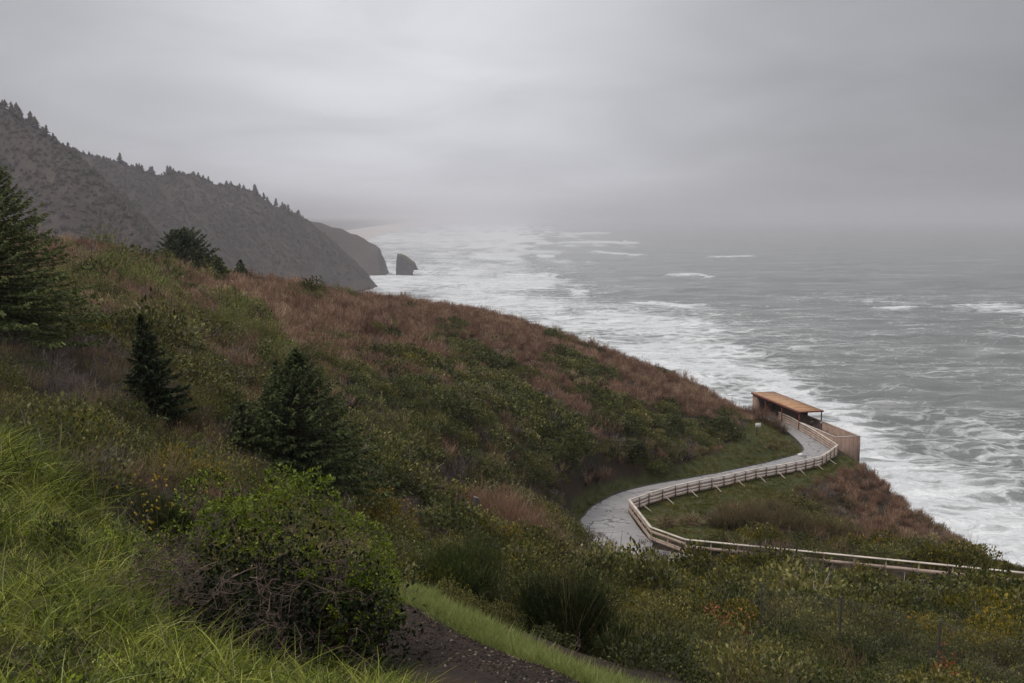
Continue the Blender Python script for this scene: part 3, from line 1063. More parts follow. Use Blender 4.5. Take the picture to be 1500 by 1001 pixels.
def build_shelter():
    zr = CAM_Z - 28.35
    D, A, C, B = [atz(px, py, zr) for px, py in ((1170.8, 603.6), (1100.4, 575.3), (1204.9, 601.5), (1128.4, 574.5))]
    ax = (D - A)[:2]
    Ln = np.linalg.norm(ax)
    ax = ax / Ln                              # along the building, towards the lookout
    sx = np.array((-ax[1], ax[0]))
    if np.dot(sx, (C - D)[:2]) < 0:
        sx = -sx
    Wd = float(np.dot((C - D)[:2], sx))
    zf = CAM_Z - 31.15
    rz = math.atan2(sx[1], sx[0])             # local x = seaward, local y = along (sign below)
    root = empty('viewing_shelter', (D[0], D[1], zf), 0.0)
    tag(root, 'open viewing shelter with a flat ochre roof and walled platform above the surf', 'shelter')

    def w(s, t, z):                           # s seaward from D, t along towards the lookout, z above floor
        return np.array((sx[0] * s + ax[0] * t, sx[1] * s + ax[1] * t, z))
    Mx = np.array(((sx[0], ax[0], 0), (sx[1], ax[1], 0), (0, 0, 1.0)))

    def bx(name, s0, s1, t0, t1, z0, z1, m, par=None):
        mb = MB()
        mb.box(w((s0 + s1) / 2, (t0 + t1) / 2, (z0 + z1) / 2), (abs(s1 - s0), abs(t1 - t0), z1 - z0), Mx)
        return obj(name, mb.mesh(name, m), par or root)
    H = zr - zf                               # roof edge height
    # roof: ochre sheet with fascia boards round it
    rf = bx('roof', .06, Wd - .06, -Ln + .06, -.06, H - .1, H + .02, M_ROOF)
    for k in range(8):                        # seams of the roofing sheets
        t0 = -Ln + .06 + (Ln - .12) * (k + .5) / 8
        bx('roof_seam', .1, Wd - .1, t0 - .03, t0 + .03, H + .022, H + .045, M_ROOF, rf)
    for s0, s1, t0, t1 in ((0, .06, -Ln, 0), (Wd - .06, Wd, -Ln, 0), (.06, Wd - .06, -Ln, -Ln + .06), (.06, Wd - .06, -.06, 0)):
        bx('fascia', s0, s1, t0, t1, H - .17, H + .05, M_FASCIA)
    bx('ceiling_panel', .07, Wd - .07, -Ln + .07, -.07, H - .16, H - .104, M_DARKM)
    # deck
    tl = float(np.dot((atz(1228, 640, zf + 1.3) - D)[:2], ax))
    s1 = Wd - .25
    bx('deck', .12, s1 + .2, -Ln + .2, tl + .1, -3.2, 0.0, M_FLOOR)
    # parapets of the open platform
    bx('parapet', s1, s1 + .22, -Ln + .2, tl + .1, -3.6, 1.24, M_WALL)
    bx('coping', s1 - .03, s1 + .25, -.2, tl + .13, 1.243, 1.31, M_COPE)
    bx('parapet', .1, s1 - .002, tl - .1, tl + .104, -3.6, 1.24, M_WALL)
    bx('coping', .07, s1 - .033, tl - .13, tl + .13, 1.243, 1.31, M_COPE)
    bx('parapet', .1, .28, .3, tl - .102, -3.6, 1.24, M_WALL)
    bx('coping', .07, .31, .3, tl - .133, 1.243, 1.31, M_COPE)
    # battens on the walls
    for k in range(6):
        s0 = .35 + (s1 - .5) * k / 5
        bx('batten', s0 - .025, s0 + .025, tl + .106, tl + .124, -3.4, 1.2, M_BATTEN)
    for k in range(9):
        t0 = .6 + (tl - .9) * k / 8
        bx('batten', .078, .098, t0 - .025, t0 + .025, -1.6, 1.2, M_BATTEN)
    bx('gutter', -.1, -.004, -Ln, 0, H - .2, H - .08, M_FASCIA)
    bx('downpipe', .0, .08, -.16, -.08, .1, H - .2, M_FASCIA)
    # closed end wall and sea side screens
    bx('end_wall', .15, .5 + .55, -Ln + .25, -Ln + 1.9, -1.5, H - .25, M_WALL)
    bx('back_wall', .5, s1 - .003, -Ln + .25, -Ln + .45, 0, H - .25, M_WALL)
    n = 5
    for k in range(n):
        t0 = -Ln + .6 + Ln * .70 * k / n
        t1 = -Ln + .6 + Ln * .70 * (k + 1) / n
        bx('screen_frame', s1 + .03, s1 + .13, t0 - .05, t0 + .05, 1.243, H - .25, M_DARKM)
        bx('screen_panel', s1 + .055, s1 + .085, t0 + .06, t1 - .06, 1.243, H - .26, M_GLASS)
    # posts
    for t0 in (-.35, -Ln * .36, -Ln * .7):
        bx('roof_post', .14, .29, t0 - .07, t0 + .07, 0, H - .245, M_FASCIA)
    bx('roof_post', s1 + .02, s1 + .15, -.4, -.26, 0, H - .245, M_DARKM)
    # two coin viewers on the platform
    for s_, t_, hh, lab in ((1.6, .9, 1.0, 'dark coin viewer on a post just outside the shelter roof'), (2.75, 1.55, .55, 'dark coin viewer with a pale head near the seaward parapet')):
        v = empty('coin_viewer', tuple(np.array(root.location) + w(s_, t_, 0)))
        tag(v, lab, 'viewer')
        mb = MB()
        mb.tube([(0, 0, 0), (0, 0, 1.15)], .075, 8)
        mb.box((0, 0, .02), (.34, .34, .04))
        obj('stand', mb.mesh('stand', M_DARKM), v)
        mb = MB()
        mb.tube([(-.2, 0, 1.36), (-.06, 0, 1.36), (.1, 0, 1.36), (.22, 0, 1.36)], [.10, .19, .19, .11], 10)
        mb.tube([(0, 0, 1.13), (0, 0, 1.24)], .09, 8)
        obj('head', mb.mesh('head', M_DARKM if hh > .8 else flat_mat('grey viewer', (.22, .22, .21), .4, .5)), v)


def glass_mat():
    t = NT('dark tinted screen')
    return t.surf(t.principled((.015, .022, .018), .12, .5))


M_GLASS = glass_mat()
build_shelter()


def build_small():
    # notice board on the lawn above the path
    p = at(1108.5, 640, 129)
    p[2] = float(ground(p[:1], p[1:2])[0])
    r = empty('notice_sign', tuple(p), R(18))
    tag(r, 'small white notice on a dark post on the lawn above the path', 'sign')
    mb = MB()
    mb.tube([(0, 0, -.1), (0, 0, 1.4)], .05, 6)
    obj('post', mb.mesh('post', M_DARKM), r)
    mb = MB()
    mb.box((0.1, -.07, 1.5), (.82, .03, .52))
    obj('board', mb.mesh('board', M_WHITE), r)
    mb = MB()
    for dz in (-.275, .275):
        mb.box((.1, -.07, 1.5 + dz), (.86, .045, .03))
    obj('board_edge', mb.mesh('board_edge', M_BRACE), r)
    # pale block at the inner corner of the path
    p = atz(1172.5, 668, CAM_Z - 30.5)
    mb = MB()
    mb.box((0, 0, .13), (.62, .36, .3))
    mb.box((.12, 0, .3), (.32, .3, .1))
    o = obj('white_block', mb.mesh('white_block', M_WHITE))
    o.location = p
    o.rotation_euler = (0, .05, .4)
    tag(o, 'small white block lying at the inner bend of the path below the lawn', 'stone')
    # weathered stump in the scrub
    p = at(697, 752, 54)
    p[2] = float(ground(p[:1], p[1:2])[0])
    r = empty('tree_stump', tuple(p))
    tag(r, 'weathered grey stump standing in the scrub left of the red shrub', 'stump')
    mb = MB()
    mb.tube([(0, 0, -.3), (.02, 0, .4), (0, .03, 1.1), (.03, 0, 1.55)], [.36, .27, .22, .19], 9)
    obj('trunk', mb.mesh('trunk', flat_mat('grey weathered wood', (.13, .11, .10), .9, .1, .4, 7)), r)
    mb = MB()
    mb.tube([(.03, 0, 1.552), (.05, .02, 1.62)], [.185, .13], 9)
    obj('broken_top', mb.mesh('broken_top', flat_mat('pale broken wood', (.2, .18, .16), .9, .1, .3, 9)), r)
    # lichened boulder
    p = at(522, 722, 44)
    p[2] = float(ground(p[:1], p[1:2])[0])
    me = lump(.62, .5, .55, 5, 12)
    t = NT('lichened rock')
    tc = t.n('TexCoord').outputs['Object']
    nz = t.noise(1.7, 5, .6, tc)
    rk = t.ramp(t.noise(9, 4, .6, tc), [(.3, (.05, .043, .036)), (.7, (.13, .11, .098))])
    c = t.mix(t.math('MULTIPLY', t.math('SUBTRACT', nz, .54), 10, clamp=True), rk, (.20, .15, .025))
    me.materials.append(t.surf(t.principled(c, .9, .1, bump=nz, bstr=.6, bdist=.05)))
    o = obj('boulder', me)
    o.location = p + (0, 0, .38)
    tag(o, 'small boulder crusted with yellow lichen above the bright green bush', 'boulder')


def lump(rx, ry, rz, seed, n=10):
    """an uneven boulder"""
    th = np.linspace(0, 2 * math.pi, n * 2, endpoint=False)
    ph = np.linspace(-math.pi / 2 + .1, math.pi / 2 - .1, n)
    T, P_ = np.meshgrid(th, ph)
    k = 1 + .5 * (fbm(np.cos(T) * np.cos(P_) * 1.3 + 9, np.sin(T) * np.cos(P_) * 1.3 + P_ * 1.1, seed, 3) - .5)
    X = np.stack((rx * k * np.cos(T) * np.cos(P_), ry * k * np.sin(T) * np.cos(P_), rz * k * np.sin(P_)), -1)
    r_, c_ = X.shape[:2]
    i = np.arange(r_ * c_).reshape(r_, c_)
    j = np.roll(i, -1, 1)
    F = np.stack((i[:-1], j[:-1], j[1:], i[1:]), -1).reshape(-1, 4)
    mb = MB()
    mb.add(X.reshape(-1, 3), F)
    me = mb.mesh('boulder', [])
    return me


build_small()


# ================================================================== chain link fence
def build_chain_link():
    tops = [(1116, 858, 30.5), (1232, 878, 28), (1377, 912, 25), (1560, 955, 22)]
    m = flat_mat('galvanised steel', (.085, .08, .075), .45, .5, .1, 5)
    P = [at(px, py, Y) for px, py, Y in tops]
    root = empty('chain_link_fence', tuple(P[1] - (0, 0, 1.5)))
    tag(root, 'grey chain link fence half buried in the yellow green scrub at lower right', 'fence')
    h = 1.35
    for i, p in enumerate(P):
        mb = MB()
        mb.tube(local(root, [p - (0, 0, 2.6), p + (0, 0, .05)]), .033, 7)
        mb.tube(local(root, [p + (0, 0, .05), p + (0, 0, .1)]), [.042, .02], 7)
        obj('post', mb.mesh('post', m), root)
    wires = MB()
    for a, b in zip(P[:-1], P[1:]):
        L = np.linalg.norm((b - a)[:2])
        d = (b - a) / L
        pitch = .075
        n = int((L + h) / pitch)
        V, F = [], []
        for sgn in (1, -1):
            for k in range(n):
                u0 = k * pitch - h
                u1 = u0 + h
                z0, z1 = 0.0, h
                if u0 < 0:
                    z0, u0 = -u0, 0.0
                if u1 > L:
                    z1, u1 = h - (u1 - L), L
                if z1 - z0 < .02:
                    continue
                if sgn > 0:
                    za, zb = z0 - h, z1 - h
                else:
                    za, zb = -z0, -z1
                p, q = a + d * u0 + (0, 0, za), a + d * u1 + (0, 0, zb)
                V.append((p, q))
        wd = np.array(V)
        off = [np.array((0, 0, .002)), np.array((-d[1], d[0], 0)) * .0018 - (0, 0, .001), np.array((d[1], -d[0], 0)) * .0018 - (0, 0, .001)]
        base = np.stack([wd[:, e] + o for e in (0, 1) for o in off], 1).reshape(-1, 3) - np.array(root.location)
        k6 = np.arange(len(wd))[:, None, None] * 6
        f = (k6 + np.array([(0, 1, 4, 3), (1, 2, 5, 4), (2, 0, 3, 5)])[None]).reshape(-1, 4)
        wires.add(base, f, rnd=np.zeros(len(f)))
        mb = MB()
        mb.tube(local(root, [a, b]), .004, 4)
        obj('top_wire', mb.mesh('top_wire', m), root)
    w_ = obj('wire_mesh', wires.mesh('wire_mesh', m), root)
    tag(w_, kind='stuff')


build_chain_link()


# ================================================================== plants: shapes
def unit(v):
    return v / (np.linalg.norm(v, axis=-1, keepdims=True) + 1e-9)


def ribbons(mb, base, dirs, length, width, bend=None, segs=2, taper=.8, rnd=None, mi=0, rs=RS):
    """flat curved blades or stems: base (N,3), dirs (N,3) unit, bend (N,3) added times t squared"""
    n = len(base)
    length = np.broadcast_to(np.asarray(length, float), (n,))
    width = np.broadcast_to(np.asarray(width, float), (n,))
    if bend is None:
        bend = np.zeros((n, 3))
    side = unit(np.cross(dirs, unit(rs.randn(n, 3))))
    V = []
    for k in range(segs + 1):
        t = k / segs
        c = base + dirs * (length * t)[:, None] + bend * t * t
        w = (width * (1 - taper * t) * .5)[:, None]
        V += [c - side * w, c + side * w]
    V = np.stack(V, 1)
    m = 2 * (segs + 1)
    f = np.array([(2 * k, 2 * k + 1, 2 * k + 3, 2 * k + 2) for k in range(segs)])
    F = (np.arange(n)[:, None, None] * m + f[None]).reshape(-1, 4)
    if rnd is None:
        rnd = rs.rand(n)
    mb.add(V.reshape(-1, 3), F, rnd=np.repeat(rnd, segs), mi=mi)
    return V[:, -2:].mean(1)


def leaves(mb, base, dirs, length, width, rnd=None, mi=0, fold=.18, rs=RS):
    """diamond leaves folded along the midrib, two triangles each"""
    n = len(base)
    length = np.broadcast_to(np.asarray(length, float), (n,))[:, None]
    width = np.broadcast_to(np.asarray(width, float), (n,))[:, None]
    side = unit(np.cross(dirs, unit(rs.randn(n, 3) + np.array((0, 0, 1.2)))))
    nor = np.cross(side, dirs)
    mid = base + dirs * length * .5
    V = np.stack((base, mid - side * width * .5 + nor * width * fold, base + dirs * length, mid + side * width * .5 + nor * width * fold), 1)
    F = (np.arange(n)[:, None, None] * 4 + np.array([(0, 2, 1), (0, 3, 2)])[None]).reshape(-1, 3)
    if rnd is None:
        rnd = rs.rand(n)
    mb.add(V.reshape(-1, 3), F, rnd=np.repeat(rnd, 2), mi=mi)


def dirs_up(n, spread, rs=RS):
    a = rs.rand(n) * 2 * math.pi
    t = np.sqrt(rs.rand(n)) * spread
    return np.stack((np.sin(t) * np.cos(a), np.sin(t) * np.sin(a), np.cos(t)), -1)


def twig_shrub(mb, h, r, n, w, side=3, spread=.55, mi=0, rs=RS, nlean=None):
    """bare stems fanning up from the ground, each forking into finer twigs"""
    d = dirs_up(n, spread, rs)
    b = np.stack((d[:, 0], d[:, 1], d[:, 2] * 0), -1) * r * .6 + np.concatenate((rs.randn(n, 2) * r * .22, np.zeros((n, 1))), 1)
    L = h * (.62 + .45 * rs.rand(n)) * (1 - .25 * (np.arccos(np.clip(d[:, 2], -1, 1)) / max(spread, .01)))
    bend = rs.randn(n, 3) * h * .06 + np.array((0, 0, -.03 * h))
    rn = rs.rand(n)
    ribbons(mb, b, d, L, w, bend, 3, .7, rnd=rn * .5, mi=mi, rs=rs)
    for k in range(side):
        t = .35 + .6 * rs.rand(n)
        p = b + d * (L * t)[:, None] + bend * (t * t)[:, None]
        dd = unit(d + rs.randn(n, 3) * .42 + np.array((0, 0, .25)))
        ribbons(mb, p, dd, L * (.16 + .28 * rs.rand(n)), w * .65, None, 1, .6, rnd=.3 + .7 * rs.rand(n), mi=mi, rs=rs)


def leafy_dome(mb, rx, rz, n, ll, lw, seed, lumps=.35, mi=0, shell=.45, rs=RS, up=.7, low=-.1):
    """leaves spread through the outer part of an uneven dome"""
    d = unit(rs.randn(n * 2, 3))
    d = d[d[:, 2] > low][:n]
    n = len(d)
    az, el = np.arctan2(d[:, 1], d[:, 0]), d[:, 2]
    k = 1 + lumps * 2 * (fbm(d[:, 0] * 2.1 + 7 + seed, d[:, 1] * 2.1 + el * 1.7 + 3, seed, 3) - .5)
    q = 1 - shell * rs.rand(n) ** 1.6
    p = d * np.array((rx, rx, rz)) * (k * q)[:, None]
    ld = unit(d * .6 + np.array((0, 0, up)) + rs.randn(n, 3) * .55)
    rnd = np.clip(rs.rand(n) * .75 + .25 * (q - .55) / .45, 0, 1)  # deeper leaves get darker tones, inner shade painted into the colour
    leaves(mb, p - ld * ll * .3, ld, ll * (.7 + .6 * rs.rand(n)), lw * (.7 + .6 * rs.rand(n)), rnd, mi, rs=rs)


def spruce(mb_c, mb_t, H, Rb, seed, whorls=24, per=8, sprays=34, sl=.15, sw=.035, base=.06, droop=.16, power=.8, ragged=.25):
    rs = np.random.RandomState(seed)
    mb_t.tube([(0, 0, -.5), (.01, 0, H * .3), (0, .01, H * .7), (0, 0, H * .99)], [H * .022 + .03, H * .018 + .02, H * .009 + .01, .006], 8)
    for w in range(whorls):
        f = base + (1 - base) * (w / whorls) ** .95
        L0 = Rb * (1 - f) ** power + .02 * H * (1 - f) + .02
        nb = per if f < .8 else max(4, per - 3)
        for b in range(nb):
            if rs.rand() < .07:
                continue
            az = 2 * math.pi * (b + .5 * (w % 2) + rs.rand() * .55) / nb
            L = L0 * (1 - ragged + 2 * ragged * rs.rand()) * (1 + .16 * math.cos(az - 0.4))
            z0 = H * (f + rs.randn() * .008)
            out = np.array((math.cos(az), math.sin(az), 0))
            tilt = .12 + .65 * f ** 2 - .12 * rs.rand()
            m = int(sprays * (.3 + .7 * L / (Rb + .1)))
            t = np.sqrt(rs.rand(m))
            c = out[None] * (L * t)[:, None]
            zz = z0 + L * (tilt * t - droop * 3 * t * t * (1 - f) + .22 * t ** 4)
            c = c + np.stack((np.zeros(m), np.zeros(m), zz), -1)
            sgn = np.where(rs.rand(m) < .5, -1, 1.)
            sd_ = np.array((-out[1], out[0], 0))
            fan = (.25 + .75 * rs.rand(m)) * sgn
            dd = unit(out[None] * (.75 + .3 * rs.rand(m))[:, None] + sd_[None] * fan[:, None] + np.stack((np.zeros(m), np.zeros(m), -.04 + .42 * rs.randn(m)), -1))
            c = c + sd_[None] * (fan * .16 * L * (1.05 - t) * rs.rand(m))[:, None]
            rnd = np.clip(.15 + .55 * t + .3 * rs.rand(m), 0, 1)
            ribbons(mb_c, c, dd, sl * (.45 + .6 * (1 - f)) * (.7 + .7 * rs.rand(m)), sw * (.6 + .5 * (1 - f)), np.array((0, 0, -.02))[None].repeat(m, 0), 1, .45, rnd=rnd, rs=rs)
            tt = np.linspace(0, 1, 4)
            zb = z0 + L * (tilt * tt - droop * 3 * tt * tt * (1 - f) + .22 * tt ** 4)
            ribb = np.stack((out[0] * L * tt, out[1] * L * tt, zb), -1)
            mb_t.tube(ribb, [.012 + .004 * L, .01, .007, .003], 3, cap=False)
    k = int(sprays)
    ribbons(mb_c, np.array((0, 0, H * .9))[None] + rs.rand(k, 1) * np.array((0, 0, H * .1)), unit(rs.randn(k, 3) * .6 + np.array((0, 0, 1.0))), sl * .8, sw, None, 1, .5, rs=rs)


def low_conifer(mb, H, Rb, seed, tiers=7):
    rs = np.random.RandomState(seed)
    n = 7
    for k in range(tiers):
        f = k / tiers
        r = Rb * (1 - f) ** .8 * (.8 + .4 * rs.rand()) + .12
        z1 = H * (f * .92 + .06)
        z2 = z1 + H * (1.7 / tiers)
        a = np.arange(n) * 2 * math.pi / n + rs.rand() * 6
        rr = r * (.6 + .75 * rs.rand(n))
        zz = z1 - r * .25 * rs.rand(n)
        V = np.vstack((np.stack((rr * np.cos(a), rr * np.sin(a), zz), -1), [(rs.randn() * .05, rs.randn() * .05, min(z2, H))]))
        mb.add(V, [(j, (j + 1) % n, n) for j in range(n)], rnd=rs.rand(n))
    mb.tube([(0, 0, -2.5), (0, 0, H * .3)], [Rb * .09, Rb * .07], 4, cap=False)


# ------------------------------------------------------------------ plant colours
P_RUST = plant_mat('rust brown stems', [(0.0, (0.0406, 0.0244, 0.0166)), (.35, (0.1582, 0.0873, 0.0571)), (.65, (0.3644, 0.2119, 0.1392)), (1, (0.6911, 0.5583, 0.3820))], .8, 0.25, .22)
P_GREYT = plant_mat('grey mauve twigs', [(0.0, (0.0162, 0.0125, 0.0101)), (.4, (0.0892, 0.0676, 0.0589)), (.75, (0.2340, 0.1836, 0.1649)), (1, (0.4998, 0.4165, 0.3808))], .85, 0.2, .2)
P_BROWNG = plant_mat('brown green twigs', [(0.0, (0.0197, 0.0148, 0.0087)), (.4, (0.1035, 0.0775, 0.0405)), (.75, (0.2582, 0.2033, 0.0949)), (1, (0.5406, 0.3965, 0.2413))], .8, 0.25, .2)
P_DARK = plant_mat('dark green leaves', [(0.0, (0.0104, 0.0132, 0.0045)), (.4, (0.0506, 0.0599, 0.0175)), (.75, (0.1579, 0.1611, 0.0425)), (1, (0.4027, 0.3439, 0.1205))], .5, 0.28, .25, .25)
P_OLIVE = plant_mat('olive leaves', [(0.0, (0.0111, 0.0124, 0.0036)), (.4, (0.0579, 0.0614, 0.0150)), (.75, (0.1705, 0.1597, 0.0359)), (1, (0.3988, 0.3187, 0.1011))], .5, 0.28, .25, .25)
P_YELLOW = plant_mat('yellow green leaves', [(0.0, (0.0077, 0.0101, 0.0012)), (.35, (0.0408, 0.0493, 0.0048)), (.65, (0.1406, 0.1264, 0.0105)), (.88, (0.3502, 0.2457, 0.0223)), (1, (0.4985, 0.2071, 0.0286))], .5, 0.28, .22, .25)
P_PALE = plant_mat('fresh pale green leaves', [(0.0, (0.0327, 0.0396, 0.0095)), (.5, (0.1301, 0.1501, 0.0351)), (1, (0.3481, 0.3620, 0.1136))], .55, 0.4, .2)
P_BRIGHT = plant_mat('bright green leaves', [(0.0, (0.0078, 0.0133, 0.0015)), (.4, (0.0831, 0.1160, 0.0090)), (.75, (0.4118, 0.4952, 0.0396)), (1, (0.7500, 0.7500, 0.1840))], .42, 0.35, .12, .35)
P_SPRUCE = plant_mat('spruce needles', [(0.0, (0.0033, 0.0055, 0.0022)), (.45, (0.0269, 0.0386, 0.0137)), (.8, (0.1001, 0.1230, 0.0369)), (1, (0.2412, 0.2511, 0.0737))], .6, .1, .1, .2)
P_BROOM = plant_mat('broom stems', [(0.0, (0.0023, 0.0038, 0.0008)), (.45, (0.0170, 0.0267, 0.0050)), (.8, (0.0586, 0.0775, 0.0149)), (1, (0.1498, 0.1548, 0.0371))], .55, .15, .1, .2)
P_GRASS = plant_mat('long grass blades', [(0.0, (0.0094, 0.0147, 0.0017)), (.35, (0.0675, 0.0910, 0.0100)), (.7, (0.3028, 0.3351, 0.0435)), (.9, (0.6975, 0.7020, 0.1501)), (1, (0.6975, 0.7500, 0.3460))], .5, 0.4, .22, .25, pscale=0.9)
P_VERGE = plant_mat('short grass blades', [(0.0, (0.0760, 0.1024, 0.0216)), (.5, (0.2030, 0.2430, 0.0610)), (1, (0.4380, 0.4380, 0.1620))], .6, .3, .2, .2)
P_LAWN = plant_mat('lawn grass', [(0.0, (0.0295, 0.0378, 0.0053)), (.5, (0.0931, 0.1004, 0.0170)), (1, (0.2342, 0.1912, 0.0442))], .6, .25, .3, .15)
P_DRY = plant_mat('dry straw grass', [(0.0, (0.0655, 0.0476, 0.0258)), (.5, (0.2309, 0.1736, 0.0944)), (1, (0.5054, 0.3931, 0.2387))], .7, .2, .2, .15)
P_HEART_SHADE = plant_mat('deep green leaves with painted shade', [(0.0, (0.0080, 0.0128, 0.0048)), (.5, (0.0154, 0.0238, 0.0077)), (1, (0.0300, 0.0390, 0.0120))], .6, .15, .1, .15)  # very dark green that paints shade within and low on the shrub
P_BARK = flat_mat('conifer bark', (.045, .034, .027), .9, .1, .4, 5)
P_TWIG = flat_mat('dead grey brown branches', (.15, .108, .088), .85, .1, .4, 8)
P_TWIGD = flat_mat('dark brown branches', (.045, .032, .025), .85, .1, .4, 8)
P_FOREST = plant_mat('far conifers', [(0.0, (.040, .032, .027)), (.5, (.076, .060, .052)), (1, (.112, .088, .076))], .8, 0.0, .3, .1)
P_RED = plant_mat('red leaves', [(0.0, (0.1920, 0.0480, 0.0240)), (.5, (0.4000, 0.1120, 0.0560)), (1, (0.5440, 0.2080, 0.1120))], .5, .25, .1)
P_FLOWER = plant_mat('yellow petals', [(0.0, (.45, .30, .02)), (1, (.75, .60, .10))], .5, .2, .1)


# ------------------------------------------------------------------ scattering of uncountable cover
def scatter(name, label, protos, P, rot, scl, idx=None):
    """ground cover: copies of a few plant meshes on points of the ground, as one object"""
    me = bpy.data.meshes.new(name)
    n = len(P)
    me.vertices.add(n)
    me.vertices.foreach_set('co', np.asarray(P, np.float32).ravel())
    for nm, typ, key, val in (('rot', 'FLOAT_VECTOR', 'vector', rot), ('scl', 'FLOAT_VECTOR', 'vector', scl)):
        a = me.attributes.new(nm, typ, 'POINT')
        a.data.foreach_set(key, np.asarray(val, np.float32).ravel())
    a = me.attributes.new('pick', 'INT', 'POINT')
    a.data.foreach_set('value', np.asarray(idx if idx is not None else RS.randint(0, len(protos), n), np.int32))
    coll = bpy.data.collections.new(name + '_plants')
    for pm in protos:
        po = bpy.data.objects.new(name + '_plant', pm)
        coll.objects.link(po)
    ng = bpy.data.node_groups.new(name + '_spread', 'GeometryNodeTree')
    ng.interface.new_socket('Geometry', in_out='INPUT', socket_type='NodeSocketGeometry')
    ng.interface.new_socket('Geometry', in_out='OUTPUT', socket_type='NodeSocketGeometry')
    gi, go = ng.nodes.new('NodeGroupInput'), ng.nodes.new('NodeGroupOutput')
    ip = ng.nodes.new('GeometryNodeInstanceOnPoints')
    ci = ng.nodes.new('GeometryNodeCollectionInfo')
    ci.inputs['Collection'].default_value = coll
    ci.inputs['Separate Children'].default_value = True
    ci.inputs['Reset Children'].default_value = True

    def na(nm, typ):
        nd = ng.nodes.new('GeometryNodeInputNamedAttribute')
        nd.data_type = typ
        nd.inputs['Name'].default_value = nm
        return nd.outputs['Attribute']
    ng.links.new(gi.outputs[0], ip.inputs['Points'])
    ng.links.new(ci.outputs[0], ip.inputs['Instance'])
    ip.inputs['Pick Instance'].default_value = True
    ng.links.new(na('pick', 'INT'), ip.inputs['Instance Index'])
    ng.links.new(na('rot', 'FLOAT_VECTOR'), ip.inputs['Rotation'])
    ng.links.new(na('scl', 'FLOAT_VECTOR'), ip.inputs['Scale'])
    ng.links.new(ip.outputs[0], go.inputs[0])
    o = obj(name, me)
    md = o.modifiers.new('spread', 'NODES')
    md.node_group = ng
    tag(o, label, kind='stuff')
    return o


def spin(n, tilt=.12):
    return np.stack((RS.randn(n) * tilt, RS.randn(n) * tilt, RS.rand(n) * 2 * math.pi), -1)


def sizes(n, lo, hi, hvar=.2):
    s = lo + (hi - lo) * RS.rand(n)
    return np.stack((s, s, s * (1 + hvar * RS.randn(n).clip(-1.5, 1.5))), -1)


def on_ground(x, y, sink=0.0):
    return np.stack((x, y, ground(x, y) - sink), -1)


def ground_hit(px, py, y0, y1, n=160):
    """the place on the ground seen at (px, py) between y0 and y1 metres ahead"""
    ys = np.linspace(y0, y1, n)
    x, yy, z = ray(px, py)
    t = ys / yy
    P = np.stack((x * t, ys, CAM_Z + z * t), -1)
    g = ground(P[:, 0], P[:, 1])
    below = np.nonzero(P[:, 2] <= g)[0]
    k = below[0] if len(below) else int(np.argmin(P[:, 2] - g))
    return np.array((P[k, 0], P[k, 1], g[k]))


# ================================================================== plants: prototype meshes
KINDS = ['rust', 'grey', 'brown', 'dark', 'olive', 'yellow', 'pale', 'dry']
KMAT = dict(rust=P_RUST, grey=P_GREYT, brown=P_BROWNG, dark=P_DARK, olive=P_OLIVE, yellow=P_YELLOW, pale=P_PALE, dry=P_DRY)
LOD = [dict(n=1500, ll=.058, lw=.033, tw=70, w=.011, side=5), dict(n=1000, ll=.082, lw=.048, tw=56, w=.019, side=4), dict(n=620, ll=.115, lw=.072, tw=40, w=.03, side=5)]


def make_proto(kind, lod, seed):
    rs = np.random.RandomState(seed)
    q = LOD[lod]
    mb = MB()
    if kind in ('rust', 'grey', 'brown'):
        sp = {'rust': .55, 'grey': .85, 'brown': .6}[kind]
        h = {'rust': 1.15, 'grey': .95, 'brown': 1.05}[kind]
        twig_shrub(mb, h, .62, q['tw'], q['w'], q['side'], sp, 0, rs)
        if kind == 'brown':
            leafy_dome(mb, .6, .85, q['n'] // 10, q['ll'] * .8, q['lw'] * .7, seed, .4, 1, .8, rs)
        mats = [KMAT[kind], P_OLIVE]
    elif kind == 'dry':
        n = 60
        ribbons(mb, np.concatenate((rs.randn(n, 2) * .16, np.zeros((n, 1))), 1), dirs_up(n, .7, rs), .55 + .4 * rs.rand(n), q['w'] * 1.2, np.array((0, 0, -.3))[None] + rs.randn(n, 3) * .15, 3, .8, rs=rs)
        mats = [P_DRY]
    elif kind == 'pale':
        twig_shrub(mb, 1.2, .6, q['tw'] // 2, q['w'], 3, .6, 0, rs)
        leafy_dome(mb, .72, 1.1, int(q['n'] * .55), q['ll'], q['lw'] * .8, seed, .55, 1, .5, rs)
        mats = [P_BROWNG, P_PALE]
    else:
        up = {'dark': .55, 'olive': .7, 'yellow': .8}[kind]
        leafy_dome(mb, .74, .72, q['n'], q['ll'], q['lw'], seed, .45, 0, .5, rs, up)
        twig_shrub(mb, .86, .62, q['tw'] // 4, q['w'] * .9, 3, .85, 1, rs)
        mats = [KMAT[kind], P_GREYT]
    return mb.mesh(kind + '_shrub', mats)


PROTO = {(k, l): [make_proto(k, l, 100 + 31 * i + 7 * l + 3 * j) for j in range(3)] for i, k in enumerate(KINDS) for l in range(3)}

